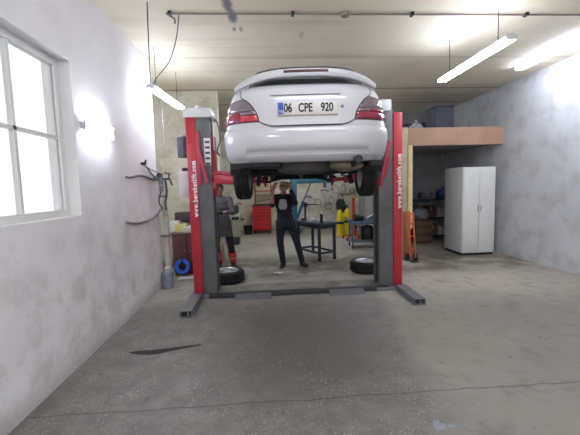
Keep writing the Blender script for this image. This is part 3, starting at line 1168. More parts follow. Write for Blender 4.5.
    # base plate and foot
    b = B().bx(lp((min(c['o'], c['i']) - .06, YC - .05, 0)), lp((max(c['o'], c['i']) + .06, YC + .42, .05)), .008)
    obj('base_plate', b, M_steel, lift)
    if sx < 0:
        f0, f1 = fl(199, 297.5), fl(186, 317.5)
    else:
        f0, f1 = fl(399, 288.5), fl(420, 305)
    wd = .15
    f0 = Vector((f0.x, YC - .04, 0))
    d = (f1 - f0).normalized()
    e = Vector((-d.y, d.x, 0))
    b = B()
    for (o1, z0_, z1_, ww) in ((0, .072, .080, wd), (0, .0, .008, wd)):
        b.bar(lp(f0 + Vector((0, 0, (z0_ + z1_) / 2))), lp(f1 + Vector((0, 0, (z0_ + z1_) / 2))), ww, z1_ - z0_)
    for s_ in (-1, 1):
        b.bar(lp(f0 + e * s_ * (wd / 2 - .005) + Vector((0, 0, .04))), lp(f1 + e * s_ * (wd / 2 - .005) + Vector((0, 0, .04))), .010, .08)
    ft = obj('foot', b, M_steel, lift)
    obj('foot_plug', B().bar(lp(f1 - d * .06 + Vector((0, 0, .04))), lp(f1 - d * .05 + Vector((0, 0, .04))), wd - .02, .064), M_dsteel, ft)
    obj('foot_bolt', B().cyl(lp(f1 - d * .03 + e * .02 + Vector((0, 0, .008))), lp(f1 - d * .03 + e * .02 + Vector((0, 0, .05))), .014, None, 6), M_steel, ft)
    # lower guard rail inside edge
    obj('column_bolt', B().cyl(lp(((ro + ri) / 2, YC - .03, .05)), lp(((ro + ri) / 2, YC - .03, .075)), .014, None, 6), M_dsteel, lift)

YC = 0.5 * (YCS[-1] + YCS[1])
# floor crossover plate between the columns with its two drive-over ramps
xl, xr = cols[-1]['i'] + .02, cols[1]['i'] - .02
obj('crossover_plate', B().bx(lp((xl - .10, YC + .0, 0)), lp((xr + .10, YC + .40, .06)), .006), mat('dusty_plate', (146, 140, 131), .6, var=.1, scale=5, dirt=(84, 76, 66), dirt_amt=.6), lift)
obj('crossover_edge', B().bx(lp((xl - .14, YC - .05, 0)), lp((xr + .14, YC - .002, .075)), .006), mat('edge_steel', (62, 62, 62), .5, .3, var=.1), lift)
for (xa, xb) in ((235, 271.5), (331, 367.5)):
    A, Bp = fl(xa, 299.5 if xa < 300 else 296.5), fl(xb, 299.5 if xa < 300 else 296.5)
    x0, x1 = A.x, Bp.x
    poly = [(YC - .18, 0), (YC - .05, .062), (YC + .02, .078), (YC + .02, .07), (YC - .05, .05), (YC - .07, .0)]
    MX = Matrix(((0, 0, 1, 0), (1, 0, 0, 0), (0, 1, 0, 0), (0, 0, 0, 1)))
    b = B().prism([(p[0] - LO.y, p[1]) for p in poly], x0 - LO.x, x1 - LO.x, MX)
    obj('ramp', b, mat('ramp_steel', (104, 104, 108), .5, .2, var=.12, scale=10), lift)

# control box and motor on the outer side of the left column
a, d_ = at(179.5, 171.5, 5.25), at(189.5, 198, 5.25)
cbx = obj('control_box', B().bx(lp((a.x, 5.18, d_.z)), lp((cols[-1]['o'] + .005, 5.30, a.z)), .008), mat('box_grey', (224, 224, 222), .5, var=.03), lift)
obj('box_door', B().bx(lp((a.x + .02, 5.172, d_.z + .03)), lp((cols[-1]['o'] - .01, 5.18, a.z - .03)), .004), mat('box_grey2', (216, 217, 216), .5), cbx)
obj('box_switch', B().bx(lp((a.x + .05, 5.19, a.z)), lp((a.x + .13, 5.27, a.z + .05)), .01), M_dsteel, cbx)
a, d_ = at(181.5, 136, 5.25), at(190, 158, 5.25)
b = B().cyl(lp(((a.x + d_.x) / 2 - .03, 5.2, d_.z)), lp(((a.x + d_.x) / 2 - .03, 5.2, a.z - .03)), .075, None, 24)
b.cyl(lp(((a.x + d_.x) / 2 - .03, 5.2, a.z - .03)), lp(((a.x + d_.x) / 2 - .03, 5.2, a.z)), .06, .04, 24)
for k in range(10):
    t = 2 * PI * k / 10
    b.bar(lp(((a.x + d_.x) / 2 - .03 + .075 * math.cos(t), 5.2 + .075 * math.sin(t), d_.z + .02)), lp(((a.x + d_.x) / 2 - .03 + .075 * math.cos(t), 5.2 + .075 * math.sin(t), a.z - .05)), .010, .010)
b.bx(lp(((a.x + d_.x) / 2, 5.15, (a.z + d_.z) / 2 - .05)), lp((cols[-1]['o'] + .004, 5.25, (a.z + d_.z) / 2 + .05)), .004)
obj('pump_motor', b, mat('motor_grey', (92, 98, 112), .5, var=.05), lift)

# ------------------------------------------------------------------ people
M_skin = mat('skin', (176, 128, 112), 0.55, var=.04)
M_hair = mat('dark_hair', (32, 26, 24), 0.7)
M_navy = mat('navy_cloth', (28, 29, 44), 0.85, var=.15, scale=14)
M_dcl = mat('dark_trousers', (26, 27, 36), 0.85, var=.15, scale=14)
M_shoe = mat('dark_shoe', (28, 26, 28), 0.5)
M_gcl = mat('grey_coverall', (98, 94, 98), 0.85, var=.12, scale=12)
M_bcl = mat('brown_grey_apron', (84, 74, 78), 0.85, var=.12, scale=12)
M_eye = mat('eye_dark', (30, 24, 22), .3)
M_lip = mat('lips', (140, 82, 76), .5)


def head_into(b, c, Rm, s=1.0):
    """head with jaw, nose, ears, brow; face towards -Y before Rm"""
    def P(x, y, z):
        return c + Rm @ Vector((x * s, y * s, z * s))
    M4 = Rm.to_4x4()
    b.ball(P(0, .012, .025), (.076 * s, .096 * s, .092 * s), M4, 22, 14)
    b.ball(P(0, -.018, -.035), (.060 * s, .072 * s, .082 * s), M4, 20, 12)
    b.ball(P(0, -.055, -.085), (.030 * s, .028 * s, .026 * s), M4)
    b.cap(P(0, -.088, .015), P(0, -.104, -.022), .009 * s, .015 * s)
    b.ball(P(0, -.084, -.058), (.026 * s, .014 * s, .012 * s), M4)
    b.ball(P(0, -.076, .030), (.052 * s, .018 * s, .012 * s), M4)
    for q in (-1, 1):
        b.ball(P(q * .074, .012, -.005), (.012 * s, .022 * s, .034 * s), M4)


def face_parts(parent, c, Rm, s=1.0):
    def P(x, y, z):
        return c + Rm @ Vector((x * s, y * s, z * s))
    M4 = Rm.to_4x4()
    for q in (-1, 1):
        obj('eye', B().ball(P(q * .030, -.079, .010), (.012 * s, .009 * s, .008 * s), M4, 12, 8), M_eye, parent)
    obj('mouth', B().ball(P(0, -.093, -.058), (.022 * s, .006 * s, .006 * s), M4, 12, 8), M_lip, parent)


def hand_into(b, wrist, d, palm_n, side, s=1.0, curl=.7, bare=''):
    """palm, four fingers and a thumb; d = direction of the fingers, palm_n = way the palm faces"""
    d = d.normalized()
    n = (palm_n - d * palm_n.dot(d)).normalized()
    e = d.cross(n) * side
    Mh = Matrix((e, d, n)).transposed().to_4x4()
    b.ball(wrist + d * .05 * s, (.042 * s, .054 * s, .019 * s), Mh)
    for i, L in enumerate((.070, .080, .074, .058)):
        base = wrist + d * (.088 - .004 * abs(i - 1)) * s + e * (.030 - .020 * i) * s
        p = base - d * .02 * s
        ang = 0.15
        q = base
        b.cap(p, q, .0095 * s)
        for seg_, f in ((0, .45), (1, .32), (2, .25)):
            ang += curl * (.55 if seg_ else .35)
            r_ = q + (d * math.cos(ang) + n * math.sin(ang)) * L * f * s
            b.cap(q, r_, (.0092 - .0008 * seg_) * s, (.0086 - .0008 * seg_) * s)
            q = r_
    p = wrist + d * .028 * s + e * .030 * s
    q = p + (d * .6 + e * .75 + n * .3).normalized() * .036 * s
    b.cap(p, q, .0125 * s, .011 * s)
    b.cap(q, q + (d * .85 + e * .25 + n * .5).normalized() * .032 * s, .0105 * s, .009 * s)


def person(name, label, loc, J, cloth, shirt_sleeve=1.0, lower=None, shoes=M_shoe, hair_style='short', head_rot=(0, 0, 0), curl=.7, bare=''):
    root = thing(name, label, 'person', loc)
    V = {k: Vector(v) for k, v in J.items()}
    Rm = Euler(head_rot).to_matrix()
    b = B()
    head_into(b, V['head'], Rm)
    b.cap(V['neck'], V['head'] + Rm @ Vector((0, .02, -.05)), .054, .050)
    # torso
    up_ = (V['neck'] - V['pelvis'])
    sh = (V['shL'] - V['shR']).normalized()
    fwd_ = sh.cross(up_.normalized())
    Mt = Matrix((sh, fwd_, up_.normalized())).transposed().to_4x4()

    def torso(bb, g_):
        for t, rx, ry in ((0.02, .150, .110), (.2, .148, .108), (.42, .145, .105), (.62, .165, .118), (.80, .170, .110)):
            bb.ball(V['pelvis'] + up_ * t, (rx + g_, ry + g_, .115), Mt, 22, 12)
        bb.cap(V['shL'], V['shR'], .058 + g_)
        bb.cap(V['pelvis'] + up_ * .85, V['neck'] + up_ * .02, .075 + g_, .050 + g_)
    torso(b, -.008)
    for s_ in 'LR':
        b.cap(V['sh' + s_], V['el' + s_], .050, .040)
        b.cap(V['el' + s_], V['wr' + s_], .040, .027)
        hd = V['hd' + s_] - V['wr' + s_]
        hand_into(b, V['wr' + s_], hd, V['pn' + s_], 1 if s_ == 'L' else -1, 1.0, curl)
        b.cap(V['hip' + s_], V['kn' + s_], .078, .054)
        b.cap(V['kn' + s_], V['an' + s_], .054, .036)
        b.cap(V['an' + s_] + Vector((0, .03, -.03)), V['an' + s_] + V['to' + s_] * .14 + Vector((0, 0, -.05)), .034, .030)
    body = obj('body', fuse(b, .0075, 3), M_skin, root, 80)
    face_parts(body, V['head'], Rm)
    # upper clothing
    b = B()
    torso(b, .012)
    for s_ in 'LR':
        b.cap(V['sh' + s_], V['el' + s_], .066, .054)
        if shirt_sleeve > 0 and not (s_ in bare):
            b.cap(V['el' + s_], V['el' + s_].lerp(V['wr' + s_], .9), .054, .040)
    b.cap(V['pelvis'] + Vector((-.04, 0, -.03)), V['pelvis'] + Vector((.04, 0, -.03)), .135)
    jk = obj('jacket', fuse(b, .011, 4), cloth, root, 80)
    # trousers
    b = B()
    b.ball(V['pelvis'] + Vector((0, 0, -.05)), (.165, .128, .12), None, 20, 12)
    for s_ in 'LR':
        b.cap(V['hip' + s_], V['kn' + s_], .096, .070)
        b.cap(V['kn' + s_], V['an' + s_] + Vector((0, .005, .0)), .070, .056)
    tr = obj('trousers', fuse(b, .011, 4), lower, root, 80)
    for s_ in 'LR':
        a = V['an' + s_]
        t = V['to' + s_].normalized()
        b = B()
        b.cap(a + Vector((0, 0, .03)), Vector((a.x, a.y, .06)), .050, .048)
        b.ball(Vector((a.x, a.y, .045)) - t * .02, (.046, .052, .05))
        b.ball(Vector((a.x, a.y, .042)) + t * .07, (.046, .075, .045), Matrix.Rotation(math.atan2(-t.x, t.y), 4, 'Z'))
        b.ball(Vector((a.x, a.y, .036)) + t * .14, (.044, .062, .036), Matrix.Rotation(math.atan2(-t.x, t.y), 4, 'Z'))
        sh_ = fuse(b, .008, 3)
        for v in sh_.vertices:
            v.co.z = max(v.co.z, 0.003)
        obj('shoe', sh_, shoes, root, 60)
    return root, V, Rm, body, jk, tr


# mechanic under the car, arms raised to its underside
g1 = fl(291, 269)
p1, V1, R1, body1, jk1, tr1 = person(
    'person', 'person in dark navy clothes standing with both arms raised under the lifted car', (0.30, 6.55, 0),
    dict(pelvis=(0.015, 0, .90), neck=(-.015, .02, 1.40), head=(-.005, -.035, 1.545), shL=(.165, .0, 1.36), shR=(-.185, .0, 1.36),
         elL=(.205, -.16, 1.25), wrL=(.115, -.24, 1.52), hdL=(.07, -.25, 1.66), pnL=(-.4, .9, 0.2),
         elR=(-.235, -.17, 1.23), wrR=(-.205, -.23, 1.53), hdR=(-.15, -.22, 1.68), pnR=(.5, .8, .3),
         hipL=(.105, 0, .88), knL=(.225, -.05, .49), anL=(.325, .03, .085), toL=(.45, -.89, 0),
         hipR=(-.085, 0, .88), knR=(-.10, -.05, .49), anR=(-.05, .03, .085), toR=(-.25, -.97, 0)),
    M_navy, 1.0, M_dcl, head_rot=(R(-16), 0, R(-8)), bare='R')
hd = V1['head']
b = B()
for i in range(9):
    t = i / 8
hb = B().ball(hd + R1 @ Vector((0, .022, .034)), (.086, .100, .094), R1.to_4x4(), 22, 14)
me = fuse(hb, .01, 1)
bm = bmesh.new()
bm.from_mesh(me)
inv = R1.inverted()
dead = [v for v in bm.verts if ((lambda q: q.z < .028 - .9 * max(0, q.y) or (q.y < -.052 and q.z < .045))(inv @ (v.co - hd)))]
bmesh.ops.delete(bm, geom=dead, context='VERTS')
bm.to_mesh(me)
bm.free()
hr = obj('hair', me, M_hair, body1, 80)
cp_ = B().ball(hd + R1 @ Vector((0, .012, .070)), (.090, .104, .062), R1.to_4x4(), 22, 12)
cp_.ball(hd + R1 @ Vector((0, -.115, .058)), (.068, .060, .008), R1.to_4x4(), 18, 8)
obj('cap', cp_, mat('pale_cap_cloth', (196, 188, 160), .8), p1)
mk = B().ball(hd + R1 @ Vector((0, -.062, -.045)), (.056, .052, .050), R1.to_4x4(), 18, 12)
obj('dust_mask', mk, mat('mask_grey', (168, 164, 168), .8), p1)
# pale print on the chest
b = B()
ch = V1['pelvis'].lerp(V1['neck'], .68)
rows = []
for j in range(9):
    z = -.10 + .19 * j / 8
    hw = (.05, .07, .078, .084, .072, .078, .062, .07, .05)[j]
    rows.append([ch + Vector((-.025 + .004 * math.sin(j * 2.1) + hw * (k - 4) / 4, -.172 + .5 * (hw * (k - 4) / 4) ** 2 - .0 * z + (0.10 * abs(z)) * .5, z)) for k in range(9)])
obj('chest_print', B().grid(rows), mat('print_grey', (176, 172, 176), .8, var=.12, scale=30), jk1, 60)

# mechanic at the left, mostly behind the left column
p2, V2, R2, body2, jk2, tr2 = person(
    'person', 'person in grey coveralls with red shin bands working beside the left lift column', (-.96, 6.72, 0),
    dict(pelvis=(.03, .02, .92), neck=(.02, -.03, 1.40), head=(.02, -.085, 1.545), shL=(.20, -.02, 1.34), shR=(-.16, -.02, 1.34),
         elL=(.27, -.12, 1.10), wrL=(.16, -.32, 1.13), hdL=(.07, -.36, 1.12), pnL=(-.2, .3, -1),
         elR=(-.22, -.12, 1.10), wrR=(-.10, -.32, 1.12), hdR=(-.01, -.36, 1.10), pnR=(.3, .3, 1),
         hipL=(.12, .02, .90), knL=(.19, -.06, .48), anL=(.22, .03, .085), toL=(.3, -.95, 0),
         hipR=(-.07, .02, .90), knR=(-.09, -.06, .48), anR=(-.06, .03, .085), toR=(-.1, -.99, 0)),
    M_gcl, 1.0, M_dcl, head_rot=(R(20), 0, R(4)))
hd = V2['head']
hb = B().ball(hd + R2 @ Vector((0, .022, .034)), (.088, .100, .096), R2.to_4x4(), 22, 14)
me = fuse(hb, .01, 1)
bm = bmesh.new()
bm.from_mesh(me)
inv = R2.inverted()
dead = [v for v in bm.verts if ((lambda q: q.z < .030 - .9 * max(0, q.y) or (q.y < -.052 and q.z < .06))(inv @ (v.co - hd)))]
bmesh.ops.delete(bm, geom=dead, context='VERTS')
bm.to_mesh(me)
bm.free()
obj('hair', me, M_hair, body2, 80)
# apron over belly and thighs
rows = []
for j in range(11):
    z = 1.06 - .42 * j / 10
    hw = .15 + .05 * min(1, j / 5)
    rows.append([Vector((.04 + hw * (k - 5) / 5, -.185 - .02 * math.sin(j / 10 * PI) + 1.6 * (hw * (k - 5) / 5) ** 2, z)) for k in range(11)])
ap = B().grid(rows)
obj('apron', ap, M_bcl, p2, 70)
for s_ in 'LR':
    a, k_ = V2['an' + s_], V2['kn' + s_]
    u, w_ = a.lerp(k_, .08), a.lerp(k_, .56)
    b = B().tube([u, u.lerp(w_, .25), u.lerp(w_, .5), u.lerp(w_, .75), w_], [.064, .074, .077, .080, .076], 18)
    bd = obj('shin_band', b, mat('band_red', (196, 56, 40), .7, var=.12, scale=20), p2, 70)
    obj('reflective_strip', B().tube([u.lerp(w_, .40), u.lerp(w_, .52)], .081, 18), mat('strip_grey', (170, 140, 130), .5), bd)

# dark power tool in that mechanic's hands
t = thing('impact_wrench', 'black impact wrench held by the person in grey coveralls', 'tool', Vector((-.96, 6.72, 0)) + Vector((.045, -.385, 1.105)))
obj('motor_housing', B().cyl((-.10, 0, .02), (.07, 0, .02), .046, .042, 20).cyl((-.12, 0, .02), (-.10, 0, .02), .03, .046, 20), M_blackp, t)
obj('anvil', B().cyl((.07, 0, .02), (.13, 0, .02), .018, .014, 14), M_chrome, t)
obj('handle', B().bar((-.03, 0, 0), (-.05, 0, -.15), .04, .045, .012), M_blackp, t)
obj('battery', B().box((-.052, 0, -.17), (.10, .065, .05), .012), M_blackp, t)

# ------------------------------------------------------------------ wheels lying on the floor
lw = fl(226, 276)
wh = thing('loose_wheel', 'loose road wheel lying flat on the floor by the left lift column', 'wheel', (at(226.5, 270, 5.68).x, 5.68, 0.1), R(20), 'wheels lying on the floor')
wheel_parts(wh, Matrix.Identity(4), 0.2, 0.30)
rw = at(366.5, 270, 5.98)
dup(wh, (rw.x, 5.98, 0.1), R(65), 'loose road wheel lying flat on the floor by the right lift column', 'wheels lying on the floor')

# ------------------------------------------------------------------ red tool chest at the back wall
X0, X1 = at(253, 230, 11.45).x, at(272, 230, 11.45).x
xc, wd = (X0 + X1) / 2, X1 - X0
tcx = thing('tool_chest', 'red roller tool chest with six drawers against the back wall', 'tool chest', (xc, 11.7, 0))
obj('cabinet_body', B().bx((-wd / 2, -.23, .13), (wd / 2, .23, .95), .012), mat('chest_red', (206, 40, 46), .4), tcx)
obj('chest_top', B().bx((-wd / 2 - .01, -.24, .95), (wd / 2 + .01, .24, .985), .008), M_blackp, tcx)
zz = .16
for k, h_ in enumerate((.19, .15, .13, .11, .10, .09)):
    dr = obj('drawer', B().bx((-wd / 2 + .02, -.245, zz + .006), (wd / 2 - .02, -.228, zz + h_ - .006), .004), mat('chest_red', (0, 0, 0)), tcx)
    obj('drawer_handle', B().bx((-wd / 2 + .05, -.256, zz + h_ - .028), (wd / 2 - .05, -.244, zz + h_ - .010), .004), M_dsteel, dr)
    zz += h_
for sx in (-1, 1):
    for sy in (-1, 1):
        b = B().cyl((sx * (wd / 2 - .06) - .02, sy * .17, .055), (sx * (wd / 2 - .06) + .02, sy * .17, .055), .055).bx((sx * (wd / 2 - .06) - .03, sy * .17 - .03, .105), (sx * (wd / 2 - .06) + .03, sy * .17 + .03, .135))
        obj('castor', b, M_black, tcx)

# tool board above the chest: red frame, cream board
a, d_ = at(254.5, 178.5, 12.15), at(271.5, 204.5, 12.15)
tb = thing('tool_board', 'red-framed tool board on the wall above the red tool chest', 'tool board', ((a.x + d_.x) / 2, 12.17, 0))
hw = (d_.x - a.x) / 2
obj('board', B().bx((-hw, -.005, d_.z), (hw, .025, a.z), .003), mat('board_cream', (190, 178, 146), .7, var=.06), tb)
b = B()
for x_ in (-hw, hw):
    b.bx((x_ - .022, -.03, d_.z), (x_ + .022, .02, a.z))
for z_ in (d_.z + .02, (a.z + d_.z) / 2 + .02, a.z - .02):
    b.bx((-hw, -.025, z_ - .018), (hw, .02, z_ + .018))
obj('frame', b, mat('frame_red', (168, 50, 48), .5), tb)
tools = []
for k in range(7):
    x_ = tb.location.x - hw + .07 + k * (2 * hw - .14) / 6
    z_ = d_.z + .33
    L_ = .20 - .012 * k
    t = thing('hanging_spanner', 'dark spanner hanging in the lower row of the red-framed tool board, number %d' % (k + 1), 'tool', (x_, 12.13, z_), 0, 'spanners on the lower half of the red tool board')
    t['label'] = 'dark spanner hanging in the lower half of the red-framed tool board'
    obj('shank', B().bar((0, 0, 0), (0, 0, -L_), .016, .008, .002, (0, 1, 0)), M_dsteel, t)
    obj('ring_end', B().tube([(0.018 * math.cos(q * PI / 6), 0, .016 + .018 * math.sin(q * PI / 6)) for q in range(12)], .006, 6, 0, True), M_dsteel, t)
    obj('jaw_end', B().prism([(-.02, 0), (.02, 0), (.024, -.03), (.010, -.045), (.008, -.02), (-.008, -.02), (-.010, -.045), (-.024, -.03)], -.005, .005, Matrix.Translation((0, 0, -L_)) @ FACE), M_dsteel, t)
for k in range(4):
    x_ = tb.location.x - hw + .10 + k * (2 * hw - .2) / 3
    z_ = a.z - .14
    t = thing('hanging_hammer', 'small hammer hanging in the upper row of the red-framed tool board', 'tool', (x_, 12.12, z_), 0, 'hammers on the upper half of the red tool board')
    obj('hammer_head', B().box((0, 0, 0), (.09, .028, .03), .006), M_dsteel, t)
    obj('handle', B().cyl((0, 0, -.01), (0, 0, -.19), .011, .014, 10), M_wood, t)

# ------------------------------------------------------------------ work table (seen corner on)
pn, pl_, pr_ = Vector((1.06, 7.07, 0)), Vector((.68, 8.0, 0)), Vector((1.41, 7.21, 0))
pn = fl(319.5, 262)
pl_ = fl(297.5, 255.5)
ex = (pl_ - pn)
tl_ = ex.length
ang = math.atan2(ex.y, ex.x)
ey = Vector((math.sin(ang), -math.cos(ang), 0))
td = .44
ctr = pn + ex * .5 + ey * td * .5
wt = thing('work_table', 'dark steel work table with open lower shelf right of the standing person', 'table', ctr, ang)
TZ = .80
obj('table_top', B().bx((-tl_ / 2 - .03, -td / 2 - .03, TZ - .045), (tl_ / 2 + .03, td / 2 + .03, TZ), .006), mat('table_steel', (70, 76, 88), .45, .4, var=.15, scale=8), wt)
for sx in (-1, 1):
    for sy in (-1, 1):
        lg = obj('leg', B().bx((sx * (tl_ / 2 - .025) - .025, sy * (td / 2 - .025) - .025, .07), (sx * (tl_ / 2 - .025) + .025, sy * (td / 2 - .025) + .025, TZ - .045), .004), mat('table_frame', (36, 42, 56), .5, .2, var=.1), wt)
        obj('castor', B().cyl((sx * (tl_ / 2 - .025) - .015, sy * (td / 2 - .025), .038), (sx * (tl_ / 2 - .025) + .015, sy * (td / 2 - .025), .038), .038), M_black, lg)
b = B()
b2 = B()
for sy in (-1, 1):
    b2.bar((-tl_ / 2 + .05, sy * (td / 2 - .025), .17), (tl_ / 2 - .05, sy * (td / 2 - .025), .17), .04, .04, .004)
    b.bar((-tl_ / 2 + .05, sy * (td / 2 - .025), TZ - .085), (tl_ / 2 - .05, sy * (td / 2 - .025), TZ - .085), .03, .07, .004)
for sx in (-1, 1):
    b2.bar((sx * (tl_ / 2 - .025), -td / 2 + .05, .17), (sx * (tl_ / 2 - .025), td / 2 - .05, .17), .04, .04, .004)
    b.bar((sx * (tl_ / 2 - .025), -td / 2 + .05, TZ - .085), (sx * (tl_ / 2 - .025), td / 2 - .05, TZ - .085), .03, .07, .004)
obj('shelf_rail', b2, MATS['table_frame'], wt)
obj('top_rail', b, MATS['table_frame'], wt)
obj('table_drawer', B().bx((-tl_ / 2 + .08, td / 2 - .20, TZ - .12), (tl_ / 2 - .45, td / 2 - .012, TZ - .047), .004), MATS['table_frame'], wt)


def on_table(u, v_, z=TZ):
    q = wt.matrix_basis @ Vector((u, v_, 0))
    return Vector((q.x, q.y, z))


# things on the table
p = on_table(-.36, -.10)
t = thing('spray_can', 'black spray can with a white cap standing on the dark work table', 'can', on_table(-.30, .12))
t.location = on_table(-.40, .13)
obj('can_body', B().lathe([(.0, 0), (.032, 0), (.034, .005), (.034, .17), (.026, .19), (0, .19)], None, 24), M_blackp, t)
obj('cap', B().lathe([(.027, .188), (.027, .235), (.022, .243), (0, .243)], None, 24), M_paper, t)
t = thing('drill_stand', 'black bench drill stand on the far end of the work table', 'drill stand', on_table(.36, .02), R(0))
obj('base', B().box((0, 0, .02), (.20, .16, .04), .01), M_dsteel, t)
obj('pillar', B().cyl((0, .04, .03), (0, .04, .40), .022), M_dsteel, t)
obj('drill_head', B().box((0, -.0, .34), (.08, .16, .10), .015).cyl((0, -.05, .20), (0, -.05, .30), .016), M_dsteel, t)
obj('feed_arm', B().bar((0, 0, .35), (.26, -.15, .36), .022, .022, .005), M_dsteel, t)
for i, (u, v_, kind) in enumerate(((.10, .05, 0), (-.05, -.08, 0), (.18, -.10, 1), (-.22, .02, 2), (.03, .14, 2), (-.16, -.13, 3), (.26, .14, 3))):
    q = on_table(u, v_)
    if kind == 0:
        b = B()
        bm = bmesh.new()
        bmesh.ops.create_icosphere(bm, subdivisions=3, radius=1)
        rr = random.Random(i + 4)
        for v in bm.verts:
            k = 1 + .22 * math.sin(v.co.x * 7 + i) * math.cos(v.co.y * 6 + 2 * i)
            v.co = Vector((v.co.x * .11 * k, v.co.y * .08 * k, max(-.02, v.co.z * .05 * k) + .02))
        b.bm_add(bm)
        o = obj('rag', b, M_paper, None, 80)
        o.location = q
        tag(o, ['crumpled white rag in the middle of the dark work table', 'crumpled white rag near the front edge of the dark work table'][i], 'rag')
    elif kind == 1:
        o = obj('parts_tray', B().bx((-.10, -.07, 0), (.10, .07, .006)).bx((-.10, -.07, 0), (-.094, .07, .04)).bx((.094, -.07, 0), (.10, .07, .04)).bx((-.10, -.07, 0), (.10, -.064, .04)).bx((-.10, .064, 0), (.10, .07, .04)), M_steel)
        o.location = q
        tag(o, 'shallow steel parts tray on the dark work table', 'tray')
    elif kind == 2:
        o = obj('machined_part', B().lathe([(.02, 0), (.055, 0), (.055, .03), (.03, .04), (.03, .075), (.02, .075)], None, 24, True), M_alloy)
        o.location = q
        tag(o, ['silver round hub part near the spray can on the work table', 'silver round hub part beside the far rag on the work table'][i - 3], 'machine part')
    else:
        o = obj('loose_spanner', B().bar((-.09, 0, .008), (.09, 0, .008), .018, .010, .003).lathe([(.010, 0), (.02, 0), (.02, .014), (.010, .014)], Matrix.Translation((.10, 0, .001)), 16, True), M_chrome)
        o.location = q
        o.rotation_euler = (0, 0, i * .7)
        tag(o, ['bright spanner lying on the near end of the work table', 'bright spanner lying by the drill stand on the work table'][i - 5], 'spanner')

# ------------------------------------------------------------------ blue engine hoist behind the table
pA = at(294.5, 200, 10.6)
ht_top = at(310, 181, 10.6).z
eh = thing('engine_hoist', 'teal blue steel hoist with long boom behind the work table', 'hoist', (pA.x, 10.6, 0))
obj('mast', B().bx((-.075, -.07, .10), (.075, .07, ht_top + .07), .008), M_blue, eh)
bl = at(333, 181, 10.6).x - pA.x
bo = obj('boom', B().bx((-.12, -.065, ht_top - .075), (bl, .065, ht_top + .075), .008), M_blue, eh)
obj('boom_bracket', B().bx((bl - .30, -.075, ht_top - .22), (bl - .22, .075, ht_top + .03), .006), M_blue, bo)
obj('hook_chain', B().tube([(bl - .05, 0, ht_top - .07), (bl - .05, 0, ht_top - .22)], .012, 8).tube([(bl - .05, 0, ht_top - .22), (bl - .02, 0, ht_top - .26), (bl - .05, 0, ht_top - .30), (bl - .09, 0, ht_top - .27)], .012, 8, 4), M_dsteel, bo)
ram = obj('ram', B().cyl((.06, -.02, .55), (.27, -.02, 1.10), .045, None, 18), M_blue, eh)
obj('ram_rod', B().cyl((.27, -.02, 1.10), (.52, -.02, ht_top - .06), .026, None, 14), M_steel, ram)
b = B()
for sy in (-1, 1):
    b.bar((sy * .08, -.1, .11), (sy * .30, 1.0, .11), .07, .08, .006)
obj('base_leg', b, M_blue, eh)
for (cx, cy) in ((-.09, -.06), (.09, -.06), (-.29, .95), (.29, .95)):
    obj('castor', B().cyl((cx - .02, cy, .04), (cx + .02, cy, .04), .04), M_black, eh)

# ------------------------------------------------------------------ yellow gas cylinders
g0 = fl(344, 237)
yy = 10.25


def cylinder_thing(x, y, s, label):
    t = thing('gas_cylinder', label, 'gas cylinder', (x, y, 0), 0, 'yellow gas cylinders')
    obj('bottle', B().lathe([(0, 0), (.07 * s, 0), (.085 * s, .02), (.09 * s, .06), (.09 * s, .58 * s), (.078 * s, .66 * s), (.05 * s, .72 * s), (.028 * s, .74 * s), (.028 * s, .77 * s), (0, .77 * s)], None, 28), M_yellow, t)
    obj('valve', B().cyl((0, 0, .765 * s), (0, 0, .83 * s), .018).cyl((-.035, 0, .81 * s), (.035, 0, .81 * s), .010).lathe([(.03, .83 * s), (.03, .845 * s), (0, .845 * s)], None, 14), M_dsteel, t)
    obj('label_band', B().lathe([(.0905 * s, .36 * s), (.0915 * s, .365 * s), (.0915 * s, .43 * s), (.0905 * s, .435 * s)], None, 28), M_dsteel, t)
    return t


for (px_, s_, dy, lab) in ((340.0, 1.08, 0, 'yellow gas cylinder nearest the dark work table'), (347.5, 1.12, .15, 'yellow gas cylinder beside the blue parts trolley, right of the other'), (344, .9, .42, 'small yellow gas cylinder standing behind the front pair')):
    cylinder_thing(at(px_, 230, yy + dy).x, yy + dy, s_, lab)
# dark bag on a stand above them
q = at(340, 204, 10.75)
t = thing('tool_bag', 'dark grey bag hanging on the back wall above the yellow gas cylinders', 'bag', (q.x, 12.07, 0))
q = at(340.5, 204, 12.07)
t.location.x = q.x
bb_ = B()
bb_.ball((0, 0, q.z), (.17, .10, .19), None, 20, 14)
bb_.ball((.03, 0, q.z - .12), (.19, .10, .14), None, 20, 14)
obj('bag_body', fuse(bb_, .015, 3), mat('bag_cloth', (52, 56, 60), .85, var=.15), t, 80)
obj('strap', B().tube([(-.10, -.0, q.z + .12), (-.06, 0, q.z + .32), (.0, .06, q.z + .40), (.06, 0, q.z + .32), (.12, 0, q.z + .10)], .012, 8, 5), M_black, t)
obj('hook', B().cyl((0, .12, q.z + .40), (0, .02, q.z + .40), .010), M_steel, t)

# ------------------------------------------------------------------ red jack and blue parts trolley
q = at(353.5, 212, 9.6)
t = thing('transmission_jack', 'tall red transmission jack standing behind the blue parts trolley', 'jack', (q.x, 9.6, 0))
obj('cylinder', B().cyl((0, 0, .12), (0, 0, .78), .055, None, 20), M_orange, t)
obj('ram', B().cyl((0, 0, .78), (0, 0, 1.20), .042, None, 18), mat('jack_red', (200, 52, 36), .45), t)
obj('saddle', B().bx((-.11, -.10, 1.20), (.11, .10, 1.225), .006).bx((-.11, -.10, 1.225), (-.095, .10, 1.27)).bx((.095, -.10, 1.225), (.11, .10, 1.27)), mat('jack_yellow', (190, 160, 70), .5), t)
b = B()
for k in range(4):
    a_ = PI / 4 + k * PI / 2
    b.bar((.03 * math.cos(a_), .03 * math.sin(a_), .12), (.36 * math.cos(a_), .36 * math.sin(a_), .07), .05, .05, .006)
obj('base_leg', b, M_orange, t)
